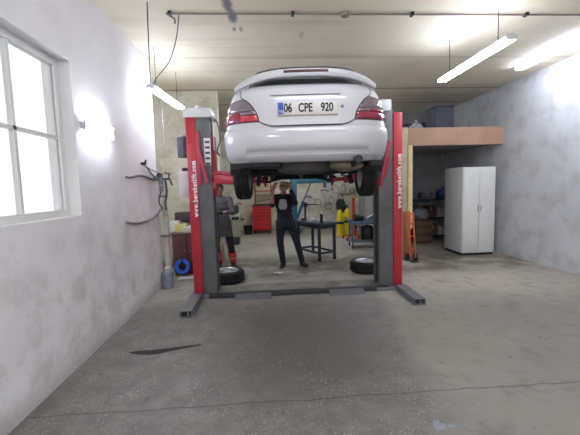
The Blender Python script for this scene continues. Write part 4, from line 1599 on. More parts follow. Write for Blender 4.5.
for k in range(4):
    a_ = PI / 4 + k * PI / 2
    obj('castor', B().cyl((.36 * math.cos(a_) - .015, .36 * math.sin(a_), .035), (.36 * math.cos(a_) + .015, .36 * math.sin(a_), .035), .035), M_black, t)

f0, f1 = fl(352, 249), fl(382, 246)
tw = .82
tx = at(366.5, 240, 8.35).x
tr = thing('parts_trolley', 'blue steel parts trolley loaded with dark machine parts beside the right column', 'trolley', (tx, 8.35, 0), R(-4))
TT = .63
b = B().bx((-tw / 2, -.25, TT - .03), (tw / 2, .25, TT), .006)
b.bx((-tw / 2, -.25, TT - .03), (tw / 2, -.235, TT + .05), .004).bx((-tw / 2, .235, TT - .03), (tw / 2, .25, TT + .05), .004)
obj('top_shelf', b, mat('trolley_blue', (84, 112, 138), .5, var=.1), tr)
obj('lower_shelf', B().bx((-tw / 2, -.25, .16), (tw / 2, .25, .185), .006).bx((-tw / 2, -.25, .16), (tw / 2, -.24, .22)), mat('trolley_grey', (92, 98, 106), .5, var=.1), tr)
for sx in (-1, 1):
    for sy in (-1, 1):
        lg = obj('post', B().bx((sx * (tw / 2 - .02) - .018, sy * .23 - .018, .09), (sx * (tw / 2 - .02) + .018, sy * .23 + .018, TT - .03)), MATS['trolley_blue'], tr)
        obj('castor', B().cyl((sx * (tw / 2 - .02) - .015, sy * .23, .045), (sx * (tw / 2 - .02) + .015, sy * .23, .045), .045), M_black, lg)
obj('push_handle', B().tube([(-tw / 2, -.2, TT), (-tw / 2 - .08, -.2, TT + .12), (-tw / 2 - .08, .2, TT + .12), (-tw / 2, .2, TT)], .012, 8, 4), MATS['trolley_blue'], tr)


def on_trolley(u, v_, z=TT):
    return tr.matrix_basis @ Vector((u, v_, z))


t = thing('gearbox', 'dark gearbox casing lying on the left end of the blue trolley', 'gearbox', on_trolley(-.20, 0))
b = B().lathe([(0, 0), (.10, 0), (.11, .03), (.09, .09), (.07, .16), (.05, .24), (0, .24)], Matrix.Translation((-.12, 0, .105)) @ Matrix.Rotation(PI / 2, 4, 'Y'), 20)
b.box((.06, .02, .08), (.16, .15, .16), .03)
obj('casing', b, M_dsteel, t)
obj('output_flange', B().cyl((.12, 0, .10), (.18, 0, .10), .05), M_steel, t)
t = thing('cylinder_head', 'grey cylinder head lying in the middle of the blue trolley', 'engine part', on_trolley(.09, -.08), R(8))
b = B().bx((-.16, -.08, 0), (.16, .08, .09), .01)
for k in range(4):
    b.cyl((-.12 + k * .08, 0, .09), (-.12 + k * .08, 0, .12), .026)
obj('casting', b, M_steel, t)
t = thing('drive_shaft', 'pale drive shaft leaning over the right end of the blue trolley', 'engine part', on_trolley(.22, .12))
obj('shaft', B().cyl((-.18, 0, .10), (.16, 0, .26), .018), M_alloy, t)
obj('joint_boot', B().lathe([(.03, 0), (.05, .02), (.035, .04), (.055, .06), (.04, .08), (.06, .10), (.06, .13), (0, .13)], Matrix.Translation((.12, 0, .24)) @ Matrix.Rotation(R(65), 4, 'Y'), 18).box((.02, .02, .06), (.20, .14, .12), .04), M_blackp, t)
t = thing('oil_canister', 'dark plastic oil drum standing on the lower trolley shelf', 'drum', on_trolley(.02, .05, .185))
obj('drum', B().lathe([(0, 0), (.15, 0), (.155, .02), (.155, .30), (.13, .34), (0, .34)], None, 26), M_dsteel, t)
obj('lid', B().lathe([(.05, .34), (.05, .37), (0, .37)], None, 18), M_blackp, t)
t = thing('jack_stand', 'orange axle stand on the lower shelf at the left of the trolley', 'axle stand', on_trolley(-.27, -.05, .185))
b = B()
for k in range(3):
    a_ = PI / 6 + k * 2 * PI / 3
    b.bar((.02 * math.cos(a_), .02 * math.sin(a_), .26), (.11 * math.cos(a_), .11 * math.sin(a_), .0), .035, .02)
obj('tripod', b, M_orange, t)
obj('ratchet_post', B().bx((-.016, -.016, .10), (.016, .016, .34)).bx((-.04, -.02, .34), (.04, .02, .36)), M_dsteel, t)
o = tag(obj('cardboard_box', B().bx((-.18, -.15, 0), (.18, .15, .26), .006), M_card), 'brown cardboard box on the lower trolley shelf near the right column', 'box')
o.location = on_trolley(.285, .06, .185)
o.scale = (.55, .8, 1.0)

# wooden cabinet behind the trolley
q0, q1 = at(369, 206, 11.4), at(388, 206, 11.4)
t = thing('wooden_cupboard', 'orange-brown wooden cupboard at the back wall right of the trolley', 'cupboard', ((q0.x + q1.x) / 2, 11.75, 0))
hw = (q1.x - q0.x) / 2
obj('carcass', B().bx((-hw, -.28, 0), (hw, .28, q0.z), .008), mat('orange_wood', (168, 108, 66), .55, var=.12, scale=4), t)
for sx in (-1, 1):
    dd = obj('door', B().bx((sx * hw / 2 - hw / 2 + .012, -.30, .05), (sx * hw / 2 + hw / 2 - .012, -.281, q0.z - .03), .004), MATS['orange_wood'], t)
    obj('knob', B().ball((sx * .04, -.31, q0.z * .55), .014), M_steel, dd)
o = tag(obj('plastic_sheet_roll', B().cyl((-.30, 0, .10), (.30, 0, .10), .10, None, 24).cyl((-.3, .03, .28), (.25, .03, .28), .09, None, 24), mat('pale_plastic', (178, 186, 196), .5, var=.1)), 'pale bluish plastic rolls on top of the wooden cupboard', 'plastic rolls')
o.location = (t.location.x - .05, 11.72, q0.z)

# ------------------------------------------------------------------ tools hanging on the cream back wall
specs = ((335.5, 185, .8, 0), (343, 184, .7, 0), (345, 194, .9, 1), (328, 203, .9, 2), (331, 196, .7, 0), (324, 190, .7, 1), (318, 199, .8, 2), (352, 188, .7, 2), (308, 196, .6, 1), (348, 180, .9, 1))
names = ('dark fan belt hooked on the back wall below the boom tip', 'smaller dark fan belt hooked right of the boom tip', 'dark pry bar on the back wall above the red jack', 'looped black air hose on the back wall left of the dark bag', 'dark fan belt on the wall between the boom tip and the dark bag', 'dark pry bar on the wall under the hoist boom', 'looped black air hose on the wall above the spray can', 'looped black air hose above the red jack', 'dark pry bar on the wall behind the hoist ram', 'dark pry bar high on the wall, near the right brake disc')
for (x_, y_, s_, k), lab in zip(specs, names):
    q = at(x_, y_, 12.16)
    t = thing(('fan_belt', 'pry_bar', 'air_hose')[k], lab, ('belt', 'tool', 'hose')[k], q, 0, 'tools hanging on the back wall')
    obj('hook', B().cyl((0, .045, 0), (0, -.03, 0), .008), M_steel, t)
    if k == 0:
        obj('belt', B().tube([(.12 * s_ * math.sin(a_ * PI / 9) * (1 - .35 * math.cos(a_ * PI / 9)), -.015, -.19 * s_ + .19 * s_ * math.cos(a_ * PI / 9)) for a_ in range(18)], .008, 7, 0, True), M_black, t)
    elif k == 1:
        obj('bar', B().tube([(-.18 * s_, -.015, -.02), (.0, -.015, .0), (.18 * s_, -.015, -.03), (.22 * s_, -.02, -.07)], .014, 8, 4), M_dsteel, t)
    else:
        pts = []
        for a_ in range(41):
            th = a_ * 2 * PI * 2.4 / 40
            pts.append((.14 * s_ * math.sin(th), -.02 - .0006 * a_, -.13 * s_ + .13 * s_ * math.cos(th)))
        pts += [(.16 * s_, -.03, -.42 * s_), (.26 * s_, -.02, -.36 * s_)]
        obj('hose_coil', B().tube(pts, .007, 7), M_black, t)

# dark bucket and tyre by the back wall
q = fl(247, 236)
t = thing('rubble_bucket', 'black bucket on the floor left of the red tool chest', 'bucket', (q.x, 11.5, 0))
t.location.x = at(248, 232, 11.5).x
obj('bucket', B().lathe([(0, 0), (.11, 0), (.15, .28), (.16, .285), (.155, .30), (.14, .29), (.105, .02), (0, .02)], None, 26), M_blackp, t)
obj('bail', B().tube([(.15 * math.cos(k * PI / 10), 0, .28 + .13 * math.sin(k * PI / 10)) for k in range(11)], .006, 6), M_steel, t)

# pale balancing machine behind the left mechanic
q = fl(236.5, 244)
t = thing('wheel_balancer', 'pale wheel balancing machine behind the person in grey coveralls', 'machine', (at(235, 230, 9.6).x, 9.6, 0))
obj('cabinet', B().bx((-.22, -.24, .22), (.15, .24, .86), .03), mat('machine_pale', (176, 176, 152), .5, var=.06, dirt=(96, 92, 80), dirt_amt=.5, scale=5), t)
obj('console', B().bx((-.20, -.22, .86), (.12, .20, 1.08), .03), mat('machine_dark', (60, 62, 66), .5), t)
obj('plinth', B().bx((-.20, -.22, 0), (.13, .22, .23), .02), MATS['machine_dark'], t)
obj('weight_tray', B().bx((-.05, -.26, .70), (.14, -.24, .78), .005), M_dsteel, t)
obj('spindle', B().cyl((.13, -.1, .70), (.30, -.1, .70), .025).lathe([(.02, 0), (.08, .01), (.03, .05), (.02, .05)], Matrix.Translation((.2, -.1, .70)) @ Matrix.Rotation(PI / 2, 4, 'Y'), 20, True), M_steel, t)
obj('guard_arm', B().tube([(-.05, .2, 1.04), (.12, .22, 1.14), (.20, .1, 1.09)], .018, 10, 4), M_steel, t)

# ------------------------------------------------------------------ left corner: pipes, jug, hose, cabinet
XW = WX
q = at(167, 230, 5.66)
t = thing('wall_pipe', 'cream vertical pipe at the end of the whitewashed wall', 'pipe', (q.x, 5.66, 0))
t.location.x = at(166.5, 230, 5.66).x
obj('pipe', B().cyl((0, 0, .28), (0, 0, 1.62), .045, None, 20), mat('pipe_cream', (206, 202, 194), .6, var=.08, scale=8, dirt=(140, 130, 110), dirt_amt=.6), t)
for z_ in (.8, 1.45):
    obj('pipe_clip', B().lathe([(.045, 0), (.052, 0), (.052, .03), (.045, .03)], Matrix.Translation((0, 0, z_)), 20, True).bx((-.30, -.01, z_), (-.04, .01, z_ + .03)), M_steel, t)
q = fl(168, 283)
t = thing('water_jug', 'grey-blue ribbed plastic water jug on the floor at the wall end', 'jug', (at(168, 278, 5.62).x - .01, 5.48, 0))
t.location.x = at(167.5, 275, 5.48).x
pr = [(0, 0), (.085, 0), (.092, .012)]
for k in range(5):
    pr += [(.092, .02 + k * .038), (.084, .034 + k * .038), (.092, .048 + k * .038)]
pr += [(.092, .23), (.075, .27), (.035, .295), (.035, .31), (0, .31)]
obj('jug_body', B().lathe(pr, None, 28), mat('jug_plastic', (136, 142, 154), .4, var=.08), t)
obj('cap', B().lathe([(.040, .305), (.040, .335), (.036, .34), (0, .34)], None, 20), M_paper, t)
obj('handle', B().tube([(.07, -.02, .26), (.12, -.03, .25), (.115, -.03, .16), (.085, -.02, .13)], .012, 8, 4), MATS['jug_plastic'], t)

q = at(189.5, 255, 6.42)
cx0, cx1 = at(172.5, 250, 6.3).x, at(203, 250, 6.3).x
t = thing('low_cabinet', 'dark red low cabinet standing behind the left lift column', 'cabinet', ((cx0 + cx1) / 2, 6.55, 0))
hw = (cx1 - cx0) / 2
ztop = at(182, 234.5, 6.3).z
obj('carcass', B().bx((-hw, -.25, 0), (hw, .25, ztop), .008), M_dred, t)
obj('cabinet_top', B().bx((-hw - .02, -.27, ztop), (hw + .02, .27, ztop + .03), .006), mat('cab_top', (110, 84, 74), .5), t)
for k in (-1, 1):
    dd = obj('door', B().bx((k * hw / 2 - hw / 2 + .012, -.268, .05), (k * hw / 2 + hw / 2 - .012, -.251, ztop - .02), .004), mat('cab_door', (84, 42, 42), .5, var=.08), t)
    obj('knob', B().ball((k * .05, -.278, ztop * .6), .013), M_steel, dd)
CABX = t.location.x
zz = ztop + .03
o = tag(obj('yellow_box', B().bx((-.10, -.08, 0), (.10, .08, .15), .006), mat('dull_yellow', (206, 196, 120), .6)), 'pale yellow box on top of the dark red low cabinet', 'box')
o.location = (at(181.5, 230, 6.45).x, 6.45, zz)
o = tag(obj('white_box', B().bx((-.08, -.09, 0), (.08, .09, .19), .006), M_paper), 'white box at the left end of the dark red cabinet top', 'box')
o.location = (at(175.0, 230, 6.62).x, 6.66, zz)
o = tag(obj('white_carton', B().bx((-.09, -.07, 0), (.09, .07, .11), .006), mat('carton_white', (208, 204, 196), .6)), 'low white carton on the dark red cabinet beside the column', 'box')
o.location = (at(188, 230, 6.42).x, 6.42, zz)
s0, s1 = at(174.5, 213, 6.9), at(200, 221, 6.9)
t = thing('wall_shelf', 'dark brown shelf box on the wall above the low cabinet', 'shelf', ((s0.x + s1.x) / 2, 7.05, s1.z))
hw = (s1.x - s0.x) / 2
hh = s0.z - s1.z
obj('shelf_board', B().bx((-hw, -.15, 0), (hw, .15, .02), .003), mat('shelf_brown', (70, 54, 58), .6), t)
obj('shelf_back', B().bx((-hw, .12, .02), (hw, .15, hh), .003).bx((-hw, -.15, .02), (-hw + .02, .12, hh)).bx((hw - .02, -.15, .02), (hw, .12, hh)).bx((-hw, -.15, hh - .02), (hw, .15, hh)), mat('shelf_brown', (0, 0, 0)), t)
obj('shelf_door', B().bx((-hw + .01, -.165, .015), (hw - .01, -.150, hh - .01), .003), mat('shelf_door', (78, 60, 66), .6), t)

# blue coiled hose leaning on the cabinet
q = at(182, 267.5, 6.18)
t = thing('hose_coil', 'bright blue coiled hose leaning against the dark red low cabinet', 'hose', (q.x, 6.20, .02), 0)
t.rotation_euler = (R(-8), 0, 0)
b = B()
pts = []
for k in range(200):
    a_ = k * 2 * PI / 25
    lay = k // 25
    rr = .085 + .013 * (lay % 4) + .001 * math.sin(k)
    pts.append((rr * math.cos(a_), -.012 + .026 * (lay // 4), .147 + rr * math.sin(a_)))
b.tube(pts, .0145, 8)
obj('coil', b, mat('hose_blue', (34, 92, 200), .45), t)
obj('hose_tie', B().box((0, 0, .245), (.03, .075, .075), .01), M_black, t)
o = tag(obj('floor_tray', B().bx((-.16, -.09, 0), (.16, .09, .015), .004), mat('tray_pale', (190, 188, 184), .5)), 'thin pale tray on the floor under the blue hose', 'tray')
o.location = (at(187, 276, 6.05).x + .03, 6.02, 0)

# regulator and cables on the left wall
q = at(166, 179, 5.40)
t = thing('air_regulator', 'grey air regulator and taps at the end of the whitewashed wall', 'regulator', (WX + .0, 5.40, q.z))
b = B().cyl((.0, 0, .02), (.10, 0, .02), .035).cyl((.10, 0, -.09), (.10, 0, .09), .04, None, 20).cyl((.10, 0, -.19), (.10, 0, -.10), .03, .034, 20)
obj('filter_body', b, mat('reg_grey', (128, 128, 140), .45, .3, var=.1), t)
obj('gauge', B().cyl((.10, -.045, .06), (.10, -.075, .06), .035, None, 20), mat('gauge_dark', (66, 66, 74), .4), t)
obj('tap', B().cyl((.14, 0, .0), (.24, 0, .0), .016).bar((.22, 0, .0), (.24, -.01, .09), .02, .014).cyl((.17, 0, .10), (.25, 0, .08), .02).cyl((.24, 0, .0), (.27, 0, -.10), .015), mat('gauge_dark', (0, 0, 0)), t)
obj('drop_hose', B().tube([(.17, 0, -.02), (.18, .01, -.2), (.15, .0, -.35), (.16, -.02, -.48)], .016, 8, 5).tube([(.10, 0, -.18), (.06, -.02, -.34), (.11, -.02, -.46)], .012, 8, 5), mat('hose_dark', (70, 64, 66), .6), t)


def wallp(x, y):
    """point on the left wall's face seen at (x, y)"""
    d = ray(x, y)
    return CAM + d * (((WX + .02) - CAM.x) / d.x)


def cable(name, label, pix, r, m, tail=None):
    pts = [wallp(*p) for p in pix]
    if tail:
        pts += [Vector(p) for p in tail]
    o = obj(name, B().tube(pts, r, 8, 5), m, None, 60)
    return tag(o, label, 'cable')


rg = Vector(t.location)
p0 = wallp(126, 177)
cable('wall_cable', 'thick dark cable drooping along the whitewashed wall to the regulator', [(126.5, 177), (132, 177), (139, 175.5), (145, 176.5), (151, 179), (157, 180)], .015, mat('cable_grey', (104, 96, 100), .6), [rg + Vector((.07, -.03, -.02))]).data
cable('wall_cable', 'thin grey cable running from the upper wall hook down to the regulator', [(143, 164.5), (147, 167.5), (151, 173), (156, 178)], .010, mat('cable_grey', (0, 0, 0)), [rg + Vector((.06, -.02, .0))])
cable('wall_cable', 'pale thin cable sloping above the dark cable on the whitewashed wall', [(144, 165.5), (151, 169.5), (157, 172), (161, 174)], .008, mat('cable_pale', (150, 146, 150), .6), [rg + Vector((.08, -.02, .06))])
cable('wall_cable', 'thick pale cable sagging low along the whitewashed wall below the dark cable', [(126.5, 222), (134, 223), (142, 222), (150, 219), (156, 215), (161, 209)], .018, mat('cable_dusty', (150, 144, 142), .7), [rg + Vector((.10, -.03, -.48))])
q = wallp(142.5, 163.5)
o = tag(obj('wall_hook', B().cyl((-.02, 0, 0), (.05, 0, 0), .018).cyl((.03, 0, 0), (.05, 0, .05), .012), M_dsteel), 'small dark hook on the whitewashed wall holding the cables', 'hook')
o.location = q
cable('wall_cable', 'thin vertical cable on the whitewashed wall running up to the ceiling', [(165.5, 172), (164.5, 150), (163, 128), (162, 110)], .006, mat('cable_pale', (0, 0, 0)))

# ------------------------------------------------------------------ fallen scrap, spill and paint on the floor
q = fl(277.5, 273.5)
b = B()
n_ = 6
rows = [[Vector((-.10 + .2 * i / n_, -.05 + .1 * j / 4, .012 + .012 * math.sin(i * 1.3 + j * 1.1))) for i in range(n_ + 1)] for j in range(5)]
top = rows
o = tag(obj('paper_scrap', B().grid(rows).grid([[p - Vector((0, 0, .004)) for p in r_] for r_ in rows]), M_paper, None, 60), 'white paper scrap on the floor in front of the standing person', 'paper')
o.location = (q.x, q.y, 0)
o.rotation_euler = (0, 0, R(35))
pts_t = [(128.5, 352.5), (140, 350.8), (152, 350.2), (165, 348.8), (178, 347.2), (190, 345.6), (201, 344.4)]
pts_b = [(201, 344.9), (190, 347.2), (178, 349.6), (168, 351.6), (160, 353.6), (150, 355.0), (142, 354.8), (134, 354.0)]
poly = [fl(*p) for p in pts_t + pts_b]
c = sum(poly, Vector()) / len(poly)
o = tag(obj('oil_spill', B().prism([((p - c).x, (p - c).y) for p in poly], 0.0005, 0.003), mat('spilled_oil', (34, 32, 30), .18), None), 'long thin dark oil spill on the floor near the left wall', 'spill')
o.location = (c.x, c.y, 0)
for k, (pp_, lab) in enumerate((([(433, 422), (437, 420), (440, 423), (445, 424), (446, 429), (440, 431), (436, 430), (434, 427)], 'blue-white paint splash on the floor at the lower right'), ([(447, 425), (453, 424), (456, 426), (453, 428), (448, 427.5)], 'small white paint smear right of the larger splash'))):
    poly = [fl(*p) for p in pp_]
    c = sum(poly, Vector()) / len(poly)
    o = tag(obj('paint_splash', B().prism([((p - c).x, (p - c).y) for p in poly], 0.0005, 0.002), mat('paint_spill', (132, 134, 144), .6, var=.15, scale=30), None), lab, 'paint')
    o.location = (c.x, c.y, 0)

# ------------------------------------------------------------------ right side: storage under the loft
# orange hand truck by the post
q = fl(408.5, 258.5)
t = thing('hand_truck', 'orange hand truck leaning on the cream post right of the lift', 'hand truck', (at(410.5, 250, 6.70).x, 6.62, 0))
b = B()
for sx in (-1, 1):
    b.bar((sx * .055, -.03, .06), (sx * .055, .09, .98), .03, .03, .006)
for z_ in (.25, .5, .75, .95):
    b.bar((-.055, -.03 + .13 * (z_ - .06), z_), (.055, -.03 + .13 * (z_ - .06), z_), .025, .025)
obj('frame', b, M_orange, t)
obj('toe_plate', B().bx((-.08, -.17, .0), (.08, -.02, .012)), M_dsteel, t)
for sx in (-1, 1):
    obj('truck_wheel', B().cyl((sx * .085 - .018, .03, .075), (sx * .085 + .018, .03, .075), .075, None, 22), M_black, t)

qa, qb = at(404.2, 240, 6.86), at(410.5, 240, 6.86)
o = tag(obj('plank', B().bar((0, 0, 0), (0, .05, .98), qb.x - qa.x, .03, .004, (0, -1, 0)), mat('orange_plank', (176, 108, 56), .6, var=.15, scale=5)), 'orange-brown plank leaning on the cream post behind the orange hand truck', 'plank')
o.location = ((qa.x + qb.x) / 2, 6.83, .005)

# shelf rack in the dark store
r0_, r1_ = at(414.5, 230, 8.9), at(445, 230, 8.9)
rk = thing('storage_rack', 'grey shelf rack in the dark store under the brown loft board', 'shelf rack', ((r0_.x + r1_.x) / 2 + .12, 9.28, 0))
hw = (r1_.x - r0_.x) / 2 + .15
zs_ = (.12, .62, 1.12)
b = B()
for k, z_ in enumerate(zs_):
    obj('shelf', B().bx((-hw, -.26, z_ - .03), (hw, .26, z_), .004), M_dsteel, rk)
for sx in (-1, 1):
    for sy in (-1, 1):
        obj('upright', B().bx((sx * hw - .018, sy * .25 - .018, 0), (sx * hw + .018, sy * .25 + .018, 1.36)), M_dsteel, rk)
RX = rk.location.x
items = [
    ('cardboard_box', (-.30, -.05, .12), (.30, .30, .26), M_card, 'brown cardboard box on the bottom shelf of the dark store rack, leftmost'),
    ('cardboard_box', (.05, -.05, .12), (.26, .30, .30), mat('card_dark', (110, 82, 66), .8, var=.1), 'darker brown box in the middle of the store rack bottom shelf'),
    ('carton', (.33, -.08, .12), (.20, .26, .22), mat('carton_pale', (186, 180, 172), .7), 'pale carton at the right of the store rack bottom shelf'),
    ('carton', (.30, -.06, .62), (.22, .28, .24), mat('carton_pale', (0, 0, 0)), 'pale carton on the middle shelf of the store rack, right side'),
    ('cardboard_box', (.02, -.02, .62), (.24, .28, .30), mat('card_red', (120, 76, 64), .8, var=.1), 'reddish brown box on the middle shelf of the store rack'),
    ('cardboard_box', (-.32, .02, .62), (.26, .28, .22), M_card, 'brown cardboard box on the middle shelf of the store rack, left side'),
    ('carton', (-.05, .05, 1.12), (.30, .26, .18), mat('carton_grey', (96, 98, 104), .7), 'grey carton on the top shelf of the store rack')]
for nm, (dx, dy, z_), (sx_, sy_, sz_), m_, lab in items:
    o = thing(nm, lab, 'box', (RX + dx, 9.28 + dy, z_), 0)
    obj('box_body', B().bx((-sx_ / 2, -sy_ / 2, 0), (sx_ / 2, sy_ / 2, sz_), .006), m_, o)
    obj('packing_tape', B().bx((-.025, -sy_ / 2 - .002, sz_ * .55), (.025, sy_ / 2 + .002, sz_ + .002), .0), mat('tape', (176, 158, 128), .4), o)


def sack(name, label, c, r, m):
    b = B()
    bm = bmesh.new()
    bmesh.ops.create_icosphere(bm, subdivisions=4, radius=1)
    for v in bm.verts:
        p = v.co
        k = 1 + .07 * math.sin(p.x * 9 + c[0] * 5) * math.cos(p.z * 8) + .05 * math.sin(p.y * 13 + p.z * 7)
        v.co = Vector((p.x * r[0] * k, p.y * r[1] * k, max(-.7, p.z) * r[2] * k + r[2] * .7))
        v.co.z = max(v.co.z, .004)
    b.bm_add(bm)
    t = thing(name, label, 'bag', c)
    obj('bag_body', b, m, t, 80)
    obj('bag_neck', B().lathe([(.03, 0), (.02, .03), (.04, .07), (.0, .06)], Matrix.Translation((0, 0, r[2] * 1.62)), 14), m, t, 80)
    return t


t = thing('wooden_crate', 'brown crate on the store floor carrying the grey sack', 'crate', (at(421, 215, 8.7).x, 8.70, 0))
obj('crate', B().bx((-.22, -.19, 0), (.22, .19, .60), .01), mat('crate_brown', (92, 68, 54), .7, var=.15), t)
for z_ in (.08, .28, .48):
    obj('slat', B().bx((-.225, -.20, z_), (.225, -.188, z_ + .09), .003), mat('crate_slat2', (112, 84, 66), .7, var=.15), t)
sack('plastic_sack', 'grey plastic sack standing on the brown crate left of the store rack', (at(421, 215, 8.7).x, 8.70, .60), (.20, .17, .19), mat('sack_grey', (120, 126, 138), .4, var=.12, scale=7))
sack('plastic_sack', 'blue plastic sack on the top shelf of the store rack', (RX + .42, 9.28, 1.12), (.17, .17, .16), mat('sack_blue', (58, 78, 140), .4, var=.1))
b = B()
rows = [[Vector((-.42 + .84 * i / 12, -.20 + .40 * j / 5, .02 * math.sin(i * 1.1 + j))) for i in range(13)] for j in range(6)]
rows2 = [[p + Vector((0, 0, .014)) for p in r_] for r_ in rows]
q = at(429, 202, 8.75)
o = thing('hanging_shelf', 'pale sagging board shelf across the dark store above the sacks', 'shelf', (at(429, 203, 8.75).x, 8.70, at(429, 203.5, 8.75).z))
obj('board', B().grid(rows).grid(rows2), mat('board_pale', (168, 166, 160), .5), o, 60)
for sx in (-1, 1):
    obj('hanger_rod', B().cyl((sx * .38, 0, .01), (sx * .38, 0, zb + .04 - o.location.z), .008), M_steel, o)

# clutter on the loft
q = at(418, 122, 7.25)
dz = zb + .14
t = sack('plastic_sack', 'crumpled silver plastic bag on the loft above the brown board', (at(417, 122, 7.2).x, 7.25, zt - .10), (.15, .12, .14), mat('sack_silver', (196, 200, 206), .22, .3, var=.1))
st = thing('loft_crate', 'dark crate on the loft under the silver plastic bag', 'crate', (at(417, 122, 7.25).x, 7.34, dz))
obj('crate', B().bx((-.25, -.22, 0), (.25, .22, zt - .10 - dz), .01), mat('crate_dark', (58, 60, 70), .7, var=.1), st)
obj('crate_slat', B().bx((-.255, -.226, .06), (.255, -.218, .10)).bx((-.255, -.226, .18), (.255, -.218, .22)), mat('crate_slat', (70, 72, 84), .7), st)
for k, (px_, Y_, sx_, h_, lab) in enumerate(((405.5, 7.95, .30, .42, 'dark grey box on the loft left of the silver bag'), (429, 8.1, .50, .48, 'wide dark box on the loft right of the silver bag'), (441.5, 7.4, .40, .70, 'tall dark blue box on the loft near the right lamp'))):
    t = thing('storage_box', lab, 'box', (at(px_, 122, Y_).x, Y_ + .1, dz))
    obj('box_body', B().bx((-sx_ / 2, -.25, 0), (sx_ / 2, .25, h_), .01), mat('loftbox%d' % k, ((66, 68, 76), (70, 72, 80), (76, 80, 92))[k], .75, var=.1), t)
    obj('box_lid', B().bx((-sx_ / 2 - .01, -.26, h_), (sx_ / 2 + .01, .26, h_ + .03), .008), mat('loftlid', (64, 68, 80), .7), t)

# tall white cabinet at the right
q0 = fl(444, 249.5)
ch_ = at(444, 169.0, q0.y).z
t = thing('tall_white_cabinet', 'tall white metal cabinet standing in front of the dark store, right edge', 'cabinet', (q0.x + .36, q0.y - .36, 0))
obj('carcass', B().bx((-.36, -.36, .05), (.36, .36, ch_), .012), M_white, t)
for k in (-1, 1):
    dd = obj('door', B().bx((k * .175 - .17, -.378, .08), (k * .175 + .17, -.361, ch_ - .03), .006), M_white, t)
    obj('handle', B().bx((k * .03 - .008, -.40, ch_ * .5), (k * .03 + .008, -.378, ch_ * .5 + .14), .004), M_chrome, dd)
obj('plinth', B().bx((-.34, -.33, 0), (.34, .34, .05)), M_dsteel, t)

# ------------------------------------------------------------------ ceiling conduit
ca_ = ceil_pt(167, 13)
cb_ = ceil_pt(449, 11.5)
yq = (ca_.y + cb_.y) / 2
t = thing('ceiling_conduit', 'thin dark conduit running across the ceiling in front of the car', 'conduit', (0, yq, H - .02))
obj('pipe', B().cyl((ca_.x, 0, 0), (4.95, 0, 0), .010, None, 12), mat('conduit_grey', (128, 114, 102), .5), t)
jx = ceil_pt(345, 12.5).x
obj('junction_box', B().cyl((jx, 0, -.025), (jx, 0, .02), .045, None, 20), mat('conduit_grey', (0, 0, 0)), t)
for dx in (.02, 1.4, 2.8, 4.2):
    obj('pipe_clip', B().bx((ca_.x + dx, -.03, -.016), (ca_.x + dx + .035, .03, .02)), M_dsteel, t)
obj('pipe_stub', B().tube([(ca_.x, 0, 0), (ca_.x + .06, .10, -.01), (ca_.x + .05, .16, -.03)], .012, 8, 3), mat('conduit_grey', (0, 0, 0)), t)

# ------------------------------------------------------------------ lamps
M_tube = emit('tube_light', (226, 236, 255), 40.0)
M_hous = mat('lamp_housing', (216, 218, 220), .5)


def batten(name, label, p0, p1, hang=True, tubes=2, face=(0, 0, -1), hw=.075):
    p0, p1 = Vector(p0), Vector(p1)
    c = (p0 + p1) / 2
    d = (p1 - p0)
    L_ = d.length
    d.normalize()
    t = thing(name, label, 'lamp', c)
    f = Vector(face)
    e = d.cross(f).normalized()
    h = -d * L_ / 2
    k = d * L_ / 2
    obj('housing', B().bar(h, k, hw, .05, .008, f), M_hous, t)
    for s_ in ((-1, 1) if tubes == 2 else (0,)):
        o = e * .048 * s_ + f * .022
        obj('tube', B().cyl(h * .97 + o, k * .97 + o, .017, None, 14), M_tube, t)
    for q in (h, k):
        obj('end_cap', B().bar(q * .985 + f * .015, q + f * .01, .125, .055, .006, f), M_hous, t)
    if hang:
        for s_ in (-.7, .7):
            obj('hanger', B().cyl(k * s_, Vector((k * s_).to_tuple()[:2] + (H - c.z,)), .004, None, 6), M_dsteel, t)
    return t


A, Bq = at(150.5, 85.5, 4.80), at(181, 107, 6.30)
batten('fluorescent_lamp', 'bright fluorescent tube lamp hanging along the left wall', A, Bq, hw=.095)
A2, B2 = at(441.5, 79.5, 5.0), at(441.5, 79.5, 5.0)
B2 = Vector((A2.x, 3.55, A2.z))
batten('fluorescent_lamp', 'bright fluorescent tube lamp hanging on the right, cut by the photo edge', B2, A2, hw=.075)
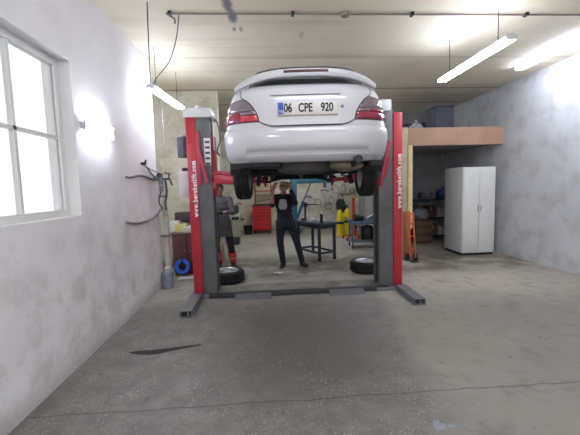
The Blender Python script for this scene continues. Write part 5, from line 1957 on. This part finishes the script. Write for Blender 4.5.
# wall lamp nearer the camera, then unseen lamps added to even out the light
batten('fluorescent_lamp', 'fluorescent tube lamp low on the left wall near the window', (WX + .026, 3.40, 2.2), (WX + .026, 3.96, 2.2), False, 2, (1, 0, 0))
batten('fluorescent_lamp', 'added fill tube lamp, unseen, on the ceiling at the rear, left of centre', (-.3, 9.6, H - .028), (1.0, 9.6, H - .028), False)
batten('fluorescent_lamp', 'added fill tube lamp, unseen, on the ceiling at the rear, right of centre', (1.7, 9.6, H - .028), (2.6, 9.6, H - .028), False)
batten('fluorescent_lamp', 'added fill tube lamp, unseen, on the ceiling over the work table', (-.2, 7.7, H - .028), (1.3, 7.7, H - .028), False)
batten('fluorescent_lamp', 'added fill tube lamp, unseen, on the ceiling in front of the loft', (4.45, 4.4, H - .028), (4.45, 5.9, H - .028), False)
batten('fluorescent_lamp', 'added fill tube lamp, unseen, on the ceiling above the lifted car', (-.2, 2.2, H - .028), (1.3, 2.2, H - .028), False)
batten('fluorescent_lamp', 'added fill tube lamp hanging unseen behind the viewer on the left', (-1.0, -1.6, 3.0), (-1.0, .2, 3.0))
batten('fluorescent_lamp', 'added fill tube lamp hanging unseen behind the viewer on the right', (1.4, -1.6, 3.0), (1.4, .2, 3.0))

# hanging lamp leads at the left
l1 = [ceil_pt(147, 1) - Vector((0, 0, .01)), at(148.5, 40, 3.95), at(149.5, 62, 4.3), A + Vector((0, 0, .03))]
l1[0] = ceil_pt(147, 1) + Vector((0, 0, -.01))
tag(obj('lamp_lead', B().tube(l1, .006, 6, 5), M_cable, None, 60), 'thin lead hanging from the ceiling to the near end of the left lamp', 'cable')
l2 = [ceil_pt(179, 13) + Vector((0, 0, -.01)), at(176, 40, 4.4), at(169, 62, 4.6), at(158, 76, 4.75), A + Vector((0.02, .05, .03))]
tag(obj('lamp_lead', B().tube(l2, .006, 6, 5), M_cable, None, 60), 'thin lead curving from the ceiling conduit end to the left lamp', 'cable')

# ------------------------------------------------------------------ daylight from the open front of the shop
wd_ = bpy.data.worlds.new('daylight')
S.world = wd_
wd_.use_nodes = True
bg = wd_.node_tree.nodes['Background']
bg.inputs[0].default_value = (0.93, 0.96, 1.0, 1)
bg.inputs[1].default_value = 0.8

S.view_settings.view_transform = 'Standard'
S.view_settings.look = 'None'
S.view_settings.gamma = 1.0
S.view_settings.exposure = 0.72
S.view_settings.use_curve_mapping = False
